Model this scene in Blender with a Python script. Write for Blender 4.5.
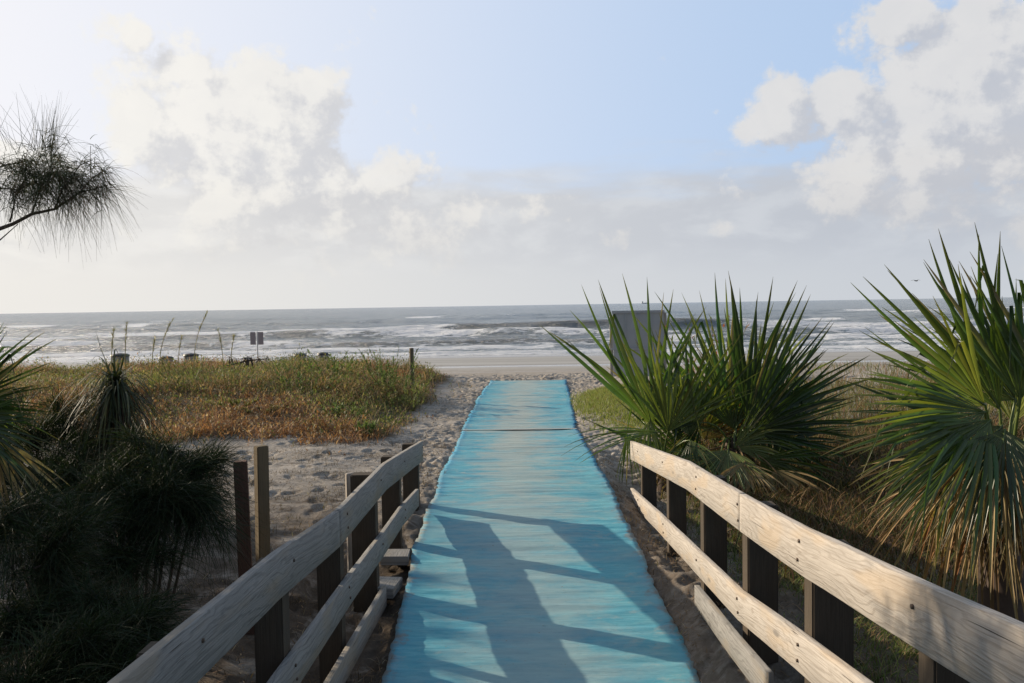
import bpy, math, random
import numpy as np
from mathutils import Vector, Matrix, Euler
for o in list(bpy.data.objects): bpy.data.objects.remove(o)
S = bpy.context.scene; C = S.collection
random.seed(7); RNG = np.random.default_rng(7)
PI = math.pi; R = math.radians

# ------------------------------------------------------------------ camera
CAMZ = 2.4; FPX = 820.0
cam = bpy.data.cameras.new('camera'); camo = bpy.data.objects.new('camera', cam); C.objects.link(camo)
cam.lens = FPX/1024*36; cam.sensor_width = 36; cam.clip_start = .05; cam.clip_end = 60000
ROT = Matrix.Rotation(.0166, 3, 'Z') @ Matrix.Rotation(PI/2-.0441, 3, 'X') @ Matrix.Rotation(-.0163, 3, 'Z')
camo.matrix_world = Matrix.Translation((0, 0, CAMZ)) @ ROT.to_4x4()
S.camera = camo
# ------------------------------------------------------------------ sun, sky, exposure
SUN_AZ = -64.0; SUN_EL = 18.6          # degrees clockwise from +Y, elevation
sd = Vector((math.sin(R(SUN_AZ))*math.cos(R(SUN_EL)), math.cos(R(SUN_AZ))*math.cos(R(SUN_EL)), math.sin(R(SUN_EL))))
sun = bpy.data.lights.new('sun', 'SUN'); sun.energy = 5.0; sun.angle = R(.5); sun.color = (1, .85, .66)
suno = bpy.data.objects.new('sun', sun); C.objects.link(suno); suno.rotation_euler = sd.to_track_quat('Z', 'Y').to_euler()
S.view_settings.view_transform = 'Standard'; S.view_settings.look = 'None'
S.view_settings.exposure = .42; S.view_settings.gamma = 1; S.view_settings.use_curve_mapping = False

W = bpy.data.worlds.new('World'); S.world = W; W.use_nodes = True
nt = W.node_tree; nt.nodes.clear()
class NB:
    """tiny node helper"""
    def __init__(s, nt): s.nt = nt
    def n(s, t, **k):
        x = s.nt.nodes.new(t)
        for a, b in k.items(): setattr(x, a, b)
        return x
    def put(s, sock, v):
        if isinstance(v, bpy.types.NodeSocket): s.nt.links.new(v, sock)
        elif isinstance(v, (int, float)):
            try: sock.default_value = v
            except TypeError: sock.default_value = (v, v, v)
        else:
            v = tuple(v)
            if len(sock.default_value) == 4 and len(v) == 3: v = v+(1,)
            sock.default_value = v
    def m(s, op, a, b=0.0, c=None, clamp=False):
        x = s.n('ShaderNodeMath', operation=op, use_clamp=clamp)
        s.put(x.inputs[0], a); s.put(x.inputs[1], b)
        if c is not None: s.put(x.inputs[2], c)
        return x.outputs[0]
    def v(s, op, a, b=(0, 0, 0)):
        x = s.n('ShaderNodeVectorMath', operation=op); s.put(x.inputs[0], a); s.put(x.inputs[1], b)
        return x.outputs[0]
    def mix(s, f, a, b, t='MIX'):
        x = s.n('ShaderNodeMix', data_type='RGBA', blend_type=t)
        s.put(x.inputs[0], f); s.put(x.inputs[6], a); s.put(x.inputs[7], b)
        return x.outputs[2]
    def ramp(s, f, lo, hi, a=0.0, b=1.0):
        x = s.n('ShaderNodeMapRange', interpolation_type='SMOOTHSTEP')
        s.put(x.inputs[0], f); s.put(x.inputs[1], lo); s.put(x.inputs[2], hi); s.put(x.inputs[3], a); s.put(x.inputs[4], b)
        return x.outputs[0]
    def noise(s, vec, scale, detail=4, rough=.5, dist=0.0):
        x = s.n('ShaderNodeTexNoise'); s.put(x.inputs['Vector'], vec)
        for k, v in (('Scale', scale), ('Detail', detail), ('Roughness', rough), ('Distortion', dist)): s.put(x.inputs[k], v)
        return x.outputs[0]
    def xyz(s, v):
        x = s.n('ShaderNodeSeparateXYZ'); s.put(x.inputs[0], v); return x.outputs
    def comb(s, a, b, c=0.0):
        x = s.n('ShaderNodeCombineXYZ'); s.put(x.inputs[0], a); s.put(x.inputs[1], b); s.put(x.inputs[2], c); return x.outputs[0]
B = NB(nt)
sky = B.n('ShaderNodeTexSky'); sky.sky_type = 'NISHITA'; sky.sun_disc = False
sky.sun_elevation = R(SUN_EL); sky.sun_rotation = R(SUN_AZ); sky.dust_density = 1.6; sky.air_density = 1.0; sky.ozone_density = 2.0
tc = B.n('ShaderNodeTexCoord'); dirv = B.v('NORMALIZE', tc.outputs['Generated'])
dx, dy, dz = B.xyz(dirv)[:3]
az = B.m('ARCTAN2', dx, dy); el = B.m('ARCSINE', dz)
sphv = B.comb(az, el, 0.0)
def blob(px, py, rx, ry, pw=1.0):   # smooth ellipse in azimuth / elevation
    a0 = math.atan((px-525)/820); e0 = (305-py)/820*math.cos(a0)
    u = B.m('DIVIDE', B.m('SUBTRACT', az_, a0), rx/820); w = B.m('DIVIDE', B.m('SUBTRACT', el_, e0), ry/820)
    r2 = B.m('ADD', B.m('MULTIPLY', u, u), B.m('MULTIPLY', w, w))
    return B.m('MULTIPLY', B.m('EXPONENT', B.m('MULTIPLY', r2, -.9)), pw)
def cloud_density(off):
    global az_, el_
    p = B.v('ADD', sphv, off)
    x, y, _ = B.xyz(p)[:3]; az_, el_ = x, y
    cum = None
    for b in ((240, 130, 110, 75, 1.0), (172, 82, 34, 34, .75), (147, 42, 14, 14, .7), (205, 78, 30, 26, .8), (318, 95, 40, 34, .85), (400, 180, 60, 40, .7),
              (290, 200, 130, 60, .75), (420, 215, 110, 50, .55), (330, 66, 16, 14, .3),
              (960, 110, 120, 62, 1.05), (905, 40, 34, 30, .9), (985, 60, 60, 45, .85), (775, 125, 42, 42, .8), (850, 110, 50, 34, .8), (850, 178, 80, 26, .62), (930, 180, 120, 50, .8),
              (640, 235, 60, 14, .42), (725, 232, 28, 12, .42), (520, 215, 60, 16, .42), (716, 120, 8, 8, .45), (570, 200, 60, 8, .4),
              (1180, 150, 120, 110, 1.0), (-120, 180, 160, 50, .8)):
        k = blob(*b); cum = k if cum is None else B.m('MAXIMUM', cum, k)
    nz = B.noise(B.v('MULTIPLY', p, (1, 1.15, 1)), 9.5, 9, .56, .15)
    nz2 = B.noise(p, 30, 5, .6, .2)
    nz3 = B.noise(p, 95, 3, .6, .1)
    f = B.m('ADD', B.m('ADD', B.m('MULTIPLY', B.m('SUBTRACT', nz, .5), 1.7), B.m('MULTIPLY', B.m('SUBTRACT', nz2, .5), .6)), B.m('MULTIPLY', B.m('SUBTRACT', nz3, .5), .24))
    return B.m('ADD', cum, f)
d0 = cloud_density((0, 0, 0)); d1 = cloud_density((-.024, .020, 0))
calpha = B.ramp(d0, .30, .56)
lit = B.m('MULTIPLY_ADD', B.ramp(B.m('SUBTRACT', d0, d1), -.22, .17), .88, B.m('MULTIPLY', B.ramp(B.noise(sphv, 22, 7, .62, .4), .35, .65), .12))
# hazy bank low over the water, thin streaks at its upper limit
stretch = B.noise(B.v('MULTIPLY', sphv, (1.0, 6.0, 1)), 5, 6, .55, .2)
bank = B.ramp(B.m('ADD', el, B.m('MULTIPLY', B.m('SUBTRACT', stretch, .5), -.12)), .12, .185, 1, 0)
left = B.ramp(az, -.80, .50, 1, 0)
bankcol = B.mix(left, (.57, .595, .64), (.89, .855, .795))
lowglow = B.ramp(el, 0, .09, 1, 0)
bankcol = B.mix(B.m('MULTIPLY', lowglow, .6), bankcol, B.mix(left, (.63, .65, .665), (.86, .83, .77)))
bn1 = B.noise(B.v('MULTIPLY', sphv, (1.0, 2.3, 1)), 8, 9, .55, .3); bn2 = B.noise(B.v('ADD', B.v('MULTIPLY', sphv, (1.0, 2.3, 1)), (-.02, .03, 0)), 8, 9, .55, .3)
puff = B.m('MULTIPLY', B.ramp(B.m('SUBTRACT', bn1, bn2), -.10, .10), B.ramp(bn1, .36, .62))
pamt = B.m('MULTIPLY', B.ramp(el, .025, .085), .6)
bankcol = B.mix(pamt, bankcol, B.mix(puff, B.mix(left, (.50, .52, .565), (.77, .755, .73)), B.mix(left, (.62, .64, .67), (.93, .905, .855))))
skyc = B.mix(1.0, sky.outputs[0], (.105, .105, .105), 'MULTIPLY')
hazec = B.mix(left, (.50, .66, .91), (.955, .94, .965))
skyc = B.mix(B.ramp(az, -.9, .9, .97, .84), skyc, hazec)
shade = B.mix(left, (.54, .555, .60), (.70, .695, .70)); light = B.mix(left, (.76, .745, .73), (.97, .94, .875))
ccol = B.mix(lit, shade, light)
wash = B.ramp(el, .02, .15, .8, 0)
ccol = B.mix(wash, ccol, bankcol)
front = B.m('MULTIPLY', B.ramp(dz, -.01, 0.0), 1.0)
c1 = B.mix(B.m('MULTIPLY', bank, .9), skyc, bankcol)
c2 = B.mix(B.m('MULTIPLY', calpha, .9), c1, ccol)
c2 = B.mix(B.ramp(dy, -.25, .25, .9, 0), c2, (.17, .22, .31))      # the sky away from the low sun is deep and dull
c2 = B.mix(B.ramp(dz, .45, .8, 0, .7), c2, (.26, .36, .52))
c3 = B.mix(front, (.16, .15, .13), c2)
# everything above was authored at display level: Background strength is .1, so bring it to that scale
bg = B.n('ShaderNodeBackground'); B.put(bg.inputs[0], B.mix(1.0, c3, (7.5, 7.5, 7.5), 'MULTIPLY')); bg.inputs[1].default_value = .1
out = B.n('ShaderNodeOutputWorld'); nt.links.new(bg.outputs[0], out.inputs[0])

# ------------------------------------------------------------------ helpers
def ray(px, py):
    return ROT @ Vector(((px-512)/FPX, (341.5-py)/FPX, -1))
def P(px, py, D):
    d = ray(px, py); return Vector((0, 0, CAMZ)) + d*(D/d.y)
def hsh(ix, iy, s):
    n = (ix.astype(np.int64)*374761393 + iy.astype(np.int64)*668265263 + s*974634777) & 0xffffffff
    n = ((n ^ (n >> 13))*1274126177) & 0xffffffff
    return ((n ^ (n >> 16)) & 0xffffff)/float(0xffffff)
def vn(x, y, s=0):
    x = np.asarray(x, float); y = np.asarray(y, float)
    ix = np.floor(x); iy = np.floor(y); fx = x-ix; fy = y-iy
    fx = fx*fx*(3-2*fx); fy = fy*fy*(3-2*fy)
    a = hsh(ix, iy, s); b = hsh(ix+1, iy, s); c = hsh(ix, iy+1, s); d = hsh(ix+1, iy+1, s)
    return (a*(1-fx)+b*fx)*(1-fy)+(c*(1-fx)+d*fx)*fy
def fbm(x, y, o=4, s=0):
    t = 0; a = .5; k = 1
    for i in range(o): t = t+a*vn(x*k, y*k, s+i*17); a *= .5; k *= 2.03
    return t/(1-.5**o)
def ss(a, b, x):      # smoothstep, also for a > b
    t = np.clip((np.asarray(x, float)-a)/(b-a), 0, 1); return t*t*(3-2*t)
PY = [-8, 0, 2, 4.5, 6, 8, 10.3, 14, 25.5, 28, 32, 38, 50, 66, 80, 150]
PZ = [.60, .35, .10, -.10, -.06, .02, .09, .11, .15, .02, -.32, -.66, -1.0, -1.58, -2.6, -6]
PR = [.65, .58, .38, .17, .10, -.02, -.10, .09, .13, .02, -.32, -.66, -1.0, -1.58, -2.6, -6]
def prof(y): return np.interp(y, PY, PZ)
def gz(x, y):
    x = np.asarray(x, float); y = np.asarray(y, float)
    c = 1-ss(1.40, 2.3, np.abs(x-.05))
    z = prof(y)
    z = np.where(y < 10.3, z*c+(1-c)*.09*ss(6.5, 10.3, y), z)
    z = z+(np.interp(y, PY, PR)-prof(y))*ss(1.0, 1.38, x)*(1-.45*ss(1.5, 2.6, x))
    z = z-.10*ss(-.98, -1.16, x)*(1-ss(-1.6, -2.1, x))*(1-ss(7.5, 9, y))
    rim = .12*ss(8, 13, y)*(1-ss(27, 31, y))*ss(1.7, 3.5, np.abs(x))
    z = z+rim*(.3+fbm(x*.35, y*.35, 2, 5))
    # dune on the left
    dx = np.clip((x+1.9-(y-14)*-.02)/-3.0, 0, 1); dx = dx*dx*(3-2*dx)
    z = z+(.43*dx*ss(12, 18, y)*(1-ss(22, 29, y)))*(.6+.8*fbm(x*.25+3, y*.25, 3, 9))
    # grassy mound to the right of the mat
    z = z+.34*np.exp(-(np.abs((x-2.4)/1.0)**2.5+np.abs((y-17.8)/2.9)**2.5))
    z = z+.35*ss(3.2, 7, x)*ss(8, 14, y)*(1-ss(20, 29, y))*(.5+fbm(x*.3, y*.3, 3, 21))
    return z
def ground_hit(px, py):
    D = 8.0
    for _ in range(60):
        q = P(px, py, D); r = ray(px, py); r = r/r.y
        Dn = (float(prof(D))-CAMZ)/r.z; D = .5*D+.5*Dn
    q = P(px, py, D); return q
def obj(name, me, mat=None, parent=None, smooth=False):
    o = bpy.data.objects.new(name, me); C.objects.link(o)
    if mat: me.materials.append(mat)
    if parent: o.parent = parent
    if smooth: me.polygons.foreach_set('use_smooth', [True]*len(me.polygons))
    return o
def tag(o, label=None, cat=None, group=None, kind=None):
    for k, v in (('label', label), ('category', cat), ('group', group), ('kind', kind)):
        if v: o[k] = v
    return o
def empty(name, loc, label, cat, group=None):
    o = bpy.data.objects.new(name, None); C.objects.link(o); o.location = loc; o.empty_display_size = .2
    return tag(o, label, cat, group)
def rel(parent): return Vector(parent.location)
def fast(name, V, F, col=None, uv=None):
    """V (n,3), F (m,k) uniform polygons -> mesh"""
    V = np.asarray(V, np.float32); F = np.asarray(F, np.int32); k = F.shape[1]
    me = bpy.data.meshes.new(name)
    me.vertices.add(len(V)); me.vertices.foreach_set('co', V.ravel())
    me.loops.add(F.size); me.loops.foreach_set('vertex_index', F.ravel())
    me.polygons.add(len(F)); me.polygons.foreach_set('loop_start', np.arange(len(F), dtype=np.int32)*k)
    if col is not None:
        a = me.attributes.new('Col', 'FLOAT_COLOR', 'POINT')
        cc = np.ones((len(V), 4), np.float32); cc[:, :3] = col; a.data.foreach_set('color', cc.ravel())
    if uv is not None:
        l = me.uv_layers.new(name='UVMap'); l.data.foreach_set('uv', np.asarray(uv, np.float32)[F.ravel()].ravel())
    me.update(calc_edges=True); me.validate(); return me
def ribbons(Pt, Wd, side, col, fold=None, nrm=None):
    """Pt (N,K,3), Wd (N,K) half widths, side (N,3) or (N,K,3), col (N,K,3) -> V,F,Ccol"""
    N, K, _ = Pt.shape
    if side.ndim == 2: side = side[:, None, :]
    L = Pt-side*Wd[..., None]; Rr = Pt+side*Wd[..., None]
    if fold is None:
        V = np.stack([L, Rr], 2).reshape(-1, 3); cc = np.repeat(col.reshape(-1, 3), 2, 0)
        b = (np.arange(N)[:, None]*K+np.arange(K-1)[None]).ravel()*2
        F = np.stack([b, b+1, b+3, b+2], 1)
    else:
        M = Pt-nrm[:, None, :]*(Wd*fold)[..., None] if nrm.ndim == 2 else Pt-nrm*(Wd*fold)[..., None]
        V = np.stack([L, M, Rr], 2).reshape(-1, 3); cc = np.repeat(col.reshape(-1, 3), 3, 0)
        b = (np.arange(N)[:, None]*K+np.arange(K-1)[None]).ravel()*3
        F = np.concatenate([np.stack([b, b+1, b+4, b+3], 1), np.stack([b+1, b+2, b+5, b+4], 1)])
    return V, F, cc
def merge(parts):
    Vs, Fs, Cs = [], [], []; n = 0
    for V, F, c in parts:
        Vs.append(V); Fs.append(F+n); Cs.append(c); n += len(V)
    return np.concatenate(Vs), np.concatenate(Fs), np.concatenate(Cs)
def tube(pts, rad, seg=7, col=(.1, .08, .05)):
    pts = [Vector(p) for p in pts]; V = []; F = []
    if isinstance(rad, (int, float)): rad = [rad]*len(pts)
    for i, p in enumerate(pts):
        t = (pts[min(i+1, len(pts)-1)]-pts[max(i-1, 0)]).normalized()
        a = t.cross(Vector((.3, .2, .93))).normalized(); b = t.cross(a)
        for j in range(seg):
            an = 2*PI*j/seg; V.append(p+(a*math.cos(an)+b*math.sin(an))*rad[i])
    for i in range(len(pts)-1):
        for j in range(seg):
            k = (j+1) % seg; F.append([i*seg+j, i*seg+k, (i+1)*seg+k, (i+1)*seg+j])
    # caps as quads fans
    for base, s in ((0, 1), ((len(pts)-1)*seg, -1)):
        V.append(pts[0] if s == 1 else pts[-1]); c = len(V)-1
        for j in range(0, seg): F.append([c, base+j, base+(j+1) % seg, c] if False else [base+j, base+(j+1) % seg, c, c])
    F = [f for f in F if len(set(f)) == 4]
    return np.array([list(v) for v in V]), np.array(F), np.tile(np.array(col, float), (len(V), 1))
def unit(a): return a/np.maximum(np.linalg.norm(a, axis=-1, keepdims=True), 1e-9)
def capped_box(name, x0, x1, y0, y1, z0, z1, bev=.004):
    """bevelled box with UVs in metres along its longest side"""
    import bmesh
    bm = bmesh.new(); bmesh.ops.create_cube(bm, size=1)
    for v in bm.verts: v.co = Vector((x0+(v.co.x+.5)*(x1-x0), y0+(v.co.y+.5)*(y1-y0), z0+(v.co.z+.5)*(z1-z0)))
    if bev: bmesh.ops.bevel(bm, geom=bm.edges[:], offset=bev, segments=2, affect='EDGES')
    d = (x1-x0, y1-y0, z1-z0); ax = d.index(max(d)); oth = [i for i in range(3) if i != ax]
    uvl = bm.loops.layers.uv.new('UVMap'); off = random.random()*50
    for f in bm.faces:
        n = f.normal; k = oth[0] if abs(n[oth[0]]) < abs(n[oth[1]]) else oth[1]
        for l in f.loops:
            l[uvl].uv = (l.vert.co[ax]+off, l.vert.co[k]+off*.37+(.5 if k == oth[0] else 0))
    me = bpy.data.meshes.new(name); bm.to_mesh(me); bm.free(); return me

# ------------------------------------------------------------------ materials
def mat(name):
    m = bpy.data.materials.new(name); m.use_nodes = True; t = m.node_tree; t.nodes.clear()
    b = NB(t); pr = b.n('ShaderNodeBsdfPrincipled'); o = b.n('ShaderNodeOutputMaterial'); t.links.new(pr.outputs[0], o.inputs[0])
    return m, b, pr, o
def bump(b, pr, h, s, d=.01):
    x = b.n('ShaderNodeBump'); x.inputs['Strength'].default_value = s; x.inputs['Distance'].default_value = d
    b.put(x.inputs['Height'], h); b.put(pr.inputs['Normal'], x.outputs[0]); return x
def leafmat(name, trans=.3, rough=.45, spec=.4, tt=(1.3, 1.5, .6)):
    m, b, pr, o = mat(name)
    at = b.n('ShaderNodeAttribute', attribute_name='Col')
    geo = b.n('ShaderNodeNewGeometry')
    nz = b.noise(geo.outputs['Position'], 9, 3)
    c = b.mix(1.0, at.outputs['Color'], b.mix(nz, (.7, .7, .7), (1.3, 1.3, 1.3)), 'MULTIPLY')
    b.put(pr.inputs['Base Color'], c); pr.inputs['Roughness'].default_value = rough; pr.inputs['Specular IOR Level'].default_value = spec
    if trans:
        tr = b.n('ShaderNodeBsdfTranslucent'); b.put(tr.inputs[0], b.mix(1.0, c, tt, 'MULTIPLY'))
        mx = b.n('ShaderNodeMixShader'); mx.inputs[0].default_value = trans
        b.nt.links.new(pr.outputs[0], mx.inputs[1]); b.nt.links.new(tr.outputs[0], mx.inputs[2]); b.nt.links.new(mx.outputs[0], o.inputs[0])
    return m
M_PALM = leafmat('palm_leaf', .30, .32, .5)
M_GRASS = leafmat('grass_blade', .35, .6, .2, (1.2, 1.2, .85))
M_NEEDLE = leafmat('needle', .15, .6, .2)
M_DRY = leafmat('dry_leaf', .22, .8, .1)
def woodmat(name, light=(.46, .41, .35), dark=(.24, .20, .165), fig=1.0):
    m, b, pr, o = mat(name)
    uv = b.n('ShaderNodeUVMap').outputs[0]; u, v, _ = b.xyz(uv)[:3]
    w = b.noise(b.comb(b.m('MULTIPLY', u, 1.3), b.m('MULTIPLY', v, 7)), 1.0, 3, .5, .6)
    rings = b.m('SINE', b.m('ADD', b.m('MULTIPLY', v, 190), b.m('MULTIPLY', w, 50)))
    rings = b.ramp(rings, .1, 1.0)
    st = b.noise(b.comb(b.m('MULTIPLY', u, 3), b.m('MULTIPLY', v, 160)), 1.0, 4, .6)
    fac = b.m('ADD', b.m('MULTIPLY', rings, .31*fig), b.m('MULTIPLY', b.ramp(st, .4, .75), .5))
    c = b.mix(fac, light, dark)
    big = b.noise(b.comb(b.m('MULTIPLY', u, 2.2), b.m('MULTIPLY', v, 9)), 1, 4, .6)
    c = b.mix(b.ramp(big, .35, .7, 0, .45), c, tuple(k*.62 for k in light))
    big2 = b.noise(b.comb(b.m('MULTIPLY', u, .9), b.m('MULTIPLY', v, 3), 3), 1.7, 2, .6)
    c = b.mix(b.ramp(big2, .52, .66, 0, .5*fig), c, (light[0]*.98, light[1]*.84, light[2]*.66))
    crack = b.noise(b.comb(b.m('MULTIPLY', u, 1.6), b.m('MULTIPLY', v, 120), 7), 1.0, 2, .5)
    cr = b.ramp(crack, .69, .73)
    vo = b.n('ShaderNodeTexVoronoi'); b.put(vo.inputs['Vector'], b.comb(b.m('MULTIPLY', u, 1.7), b.m('MULTIPLY', v, 5.5))); vo.inputs['Scale'].default_value = 1.0
    kn = b.ramp(vo.outputs['Distance'], .05, .13, .85, 0); c = b.mix(kn, c, tuple(k*.45 for k in light))
    speck = b.ramp(b.noise(b.comb(b.m('MULTIPLY', u, 12), b.m('MULTIPLY', v, 40)), 1, 6, .75), .55, .75, 0, .5); c = b.mix(speck, c, tuple(k*.5 for k in light))
    c = b.mix(cr, c, (.06, .05, .04))
    b.put(pr.inputs['Base Color'], c); pr.inputs['Roughness'].default_value = .85; pr.inputs['Specular IOR Level'].default_value = .15
    bump(b, pr, b.m('SUBTRACT', b.m('MULTIPLY', fac, -1), cr), .6, .003)
    return m
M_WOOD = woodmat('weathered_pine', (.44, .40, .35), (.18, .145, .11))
M_WOODG = woodmat('grey_weathered_pine_shaded', (.27, .26, .24), (.10, .095, .088), 1.1)  # grey pine, darkened so the left railing's shade sits in its colour
M_POST = woodmat('weathered_post', (.085, .068, .05), (.04, .03, .022), .4)
M_POSTR = woodmat('red_brown_post', (.13, .075, .055), (.06, .035, .025), .3)
M_TIM = woodmat('brown_post', (.17, .135, .085), (.09, .065, .04), .4)
def plain(name, col, rough=.6, metal=0.0, nsc=20, var=.25):
    m, b, pr, o = mat(name); tcn = b.n('ShaderNodeTexCoord')
    nz = b.noise(tcn.outputs['Object'], nsc, 5, .6)
    b.put(pr.inputs['Base Color'], b.mix(nz, tuple(k*(1-var) for k in col), tuple(min(1, k*(1+var)) for k in col)))
    pr.inputs['Roughness'].default_value = rough; pr.inputs['Metallic'].default_value = metal
    bump(b, pr, nz, .2, .004); return m
M_BOLT = plain('rusty_bolt', (.10, .07, .05), .6, .6)
M_SIGN = plain('sign_back', (.40, .40, .41), .7, 0, 3, .12)
M_SIGNW = plain('pale_wood', (.34, .31, .27), .8, 0, 6)
M_BIN = plain('grey_bin', (.16, .175, .19), .5, 0, 4); M_LID = plain('dark_lid', (.03, .03, .032), .5)
M_BIRD = plain('bird', (.05, .05, .05), .7); M_SHIP = plain('ship', (.45, .48, .52), .7)
M_SIGNP = plain('sign_panel', (.28, .24, .24), .7, 0, 5, .12); M_POLE = plain('galvanised_pole', (.55, .55, .55), .5, .2)
M_BARK = plain('bark', (.09, .065, .05), .9, 0, 30, .4)

# ------------------------------------------------------------------ ground
def axis(segs):
    out = [segs[0][0]]
    for a, b_, s0, s1 in segs:
        x = a
        while x < b_-1e-6:
            f = (x-a)/(b_-a); x += s0+(s1-s0)*f; out.append(min(x, b_))
    return np.unique(np.round(np.array(out), 5))
gx = axis([(0, 2.6, .028, .028), (2.6, 7, .05, .14), (7, 30, .2, 2.), (30, 2500, 3, 400)])
gxn = axis([(0, 5.0, .028, .04), (5.0, 10, .06, .14), (10, 30, .2, 2.), (30, 2500, 3, 400)])
gx = np.unique(np.concatenate([-gxn, gx]))
gy = axis([(-8, 2.5, .3, .2), (2.5, 14, .028, .034), (14, 27, .035, .06), (27, 40, .07, .2), (40, 90, .25, 1), (90, 150, 4, 10)])
X, Y = np.meshgrid(gx, gy)
Z = gz(X, Y)
# mat edges in world units
LE = [(372, 730), (385, 683), (397, 620), (410, 570), (424, 520), (432, 500), (450, 460), (463, 431), (478, 400), (491, 381)]
RE = [(716, 730), (697, 683), (672, 620), (648, 570), (625, 520), (616, 500), (594, 460), (577, 431), (571, 400), (566, 381)]
lw = [ground_hit(*p) for p in LE]; rw = [ground_hit(*p) for p in RE]
ly = [p.y for p in lw]; lx = [p.x for p in lw]; ry = [p.y for p in rw]; rx = [p.x for p in rw]
MAT_END = .5*(ly[-1]+ry[-1]); MAT_SEAM = .5*(ly[7]+ry[7])
print('MAT', [(round(a.x, 2), round(a.y, 2), round(b_.x, 2), round(b_.y, 2)) for a, b_ in zip(lw, rw)])
def mxl(y): return np.interp(y, ly, lx)
def mxr(y): return np.interp(y, ry, rx)
inm = ss(-.10, .10, X-mxl(Y))*ss(-.10, .10, mxr(Y)-X)*(1-ss(MAT_END-.1, MAT_END+.1, Y))
rough = 1-.85*ss(26, 32, Y)
veg = ss(-.1, .15, X+2)*0
D = (fbm(X*1.2, Y*1.2, 3, 31)-.5)*.05 + (fbm(X*5, Y*5, 3, 33)-.5)*.03+(fbm(X*16, Y*16, 2, 35)-.5)*.010
# footprints: dents with raised rims, thickest beside the mat
foot = np.zeros_like(Z)
def dents(n, xr, yr, rs):
    for _ in range(n):
        cx = random.uniform(*xr); cy = random.uniform(*yr); a = random.uniform(0, PI) if random.random() < .5 else PI/2+random.gauss(0, .4)
        l = random.uniform(*rs)*1.35; w = l*random.uniform(.42, .75); dep = random.uniform(.2, .38)*l*.75
        r = l*1.8
        i0, i1 = np.searchsorted(gy, (cy-r, cy+r)); j0, j1 = np.searchsorted(gx, (cx-r, cx+r))
        if i1-i0 < 2 or j1-j0 < 2: continue
        xs = X[i0:i1, j0:j1]-cx; ys = Y[i0:i1, j0:j1]-cy
        u = (xs*math.cos(a)+ys*math.sin(a))/l; v = (-xs*math.sin(a)+ys*math.cos(a))/w
        q = u*u+v*v; foot[i0:i1, j0:j1] += -dep*np.exp(-(q**1.6)*1.3)+dep*.42*np.exp(-((np.sqrt(q)-1.25)/.28)**2)
dents(8000, (-2.0, 2.4), (3, 28), (.03, .07))
dents(600, (-1.9, 2.3), (2.5, 29), (.09, .15))
dents(450, (-7, -1.2), (5, 15), (.05, .11)); dents(500, (-6, 8), (24, 30), (.07, .14)); dents(250, (1.3, 6), (3, 14), (.1, .16))
foot = np.clip(foot, -.075, .05)
Z = Z+(D+foot)*rough*(1-inm)-.045*inm
SW = ss(-.22, -.02, X-mxl(Y))*ss(-.22, -.02, mxr(Y)-X)
V = np.stack([X.ravel(), Y.ravel(), Z.ravel()], 1)
ny, nx = X.shape; idx = np.arange(ny*nx).reshape(ny, nx)
F = np.stack([idx[:-1, :-1].ravel(), idx[:-1, 1:].ravel(), idx[1:, 1:].ravel(), idx[1:, :-1].ravel()], 1)
m, b, pr, o = mat('beach_sand')
pos = b.n('ShaderNodeNewGeometry').outputs['Position']; px_, py_, pz_ = b.xyz(pos)[:3]
c = b.mix(b.ramp(b.noise(pos, 1.3, 5, .6), .3, .7), (.39, .35, .30), (.28, .25, .21))
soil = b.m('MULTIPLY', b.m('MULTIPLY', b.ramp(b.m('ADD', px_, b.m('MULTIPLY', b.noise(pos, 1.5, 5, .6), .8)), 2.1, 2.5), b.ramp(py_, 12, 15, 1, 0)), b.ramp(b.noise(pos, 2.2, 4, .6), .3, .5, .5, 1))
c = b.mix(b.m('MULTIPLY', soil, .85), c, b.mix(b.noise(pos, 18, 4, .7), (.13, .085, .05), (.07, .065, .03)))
c = b.mix(b.ramp(b.noise(pos, 17, 6, .7), .50, .64, 0, .75), c, (.17, .145, .12))       # trampled seaweed and shell grit
c = b.mix(b.ramp(b.noise(pos, 60, 3, .6), .60, .70, 0, .6), c, (.12, .095, .07))
c = b.mix(b.ramp(b.noise(pos, 45, 2, .6), .70, .74, 0, .7), c, (.62, .58, .52))
c = b.mix(b.ramp(b.noise(b.v('MULTIPLY', pos, (1.1, 5.5, 1)), 1.6, 7, .7, .5), .56, .64, 0, .75), c, (.13, .10, .075))   # dark wrack lines
dsoil = b.m('MULTIPLY', b.ramp(b.m('ADD', px_, b.m('MULTIPLY', b.noise(pos, 1.5, 4, .6), .8)), -2.2, -1.8, 1, 0), b.m('MULTIPLY', b.ramp(b.m('ADD', py_, b.m('MULTIPLY', b.noise(pos, 1.2, 4, .6), 1.5)), 14.2, 14.9), b.ramp(py_, 26, 28, 1, 0)))
c = b.mix(b.m('MULTIPLY', dsoil, .85), c, b.mix(b.noise(pos, 16, 4, .7), (.14, .09, .05), (.06, .05, .025)))
shoulder = b.m('MULTIPLY', b.ramp(px_, .6, .9), b.ramp(py_, 9, 13, 1, 0)); c = b.mix(b.m('MULTIPLY', shoulder, b.ramp(b.noise(pos, 7, 6, .7), .35, .6, .15, .75)), c, (.15, .12, .09))  # litter mottling, with the rail's shade also put into the sand colour
dark = b.m('MULTIPLY', b.m('MULTIPLY', b.ramp(py_, 7.5, 11.5, 1, 0), b.ramp(px_, -3.6, -2.6, 1, 1)), b.ramp(b.noise(pos, 3, 5, .65), .30, .5, .35, 1))
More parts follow.
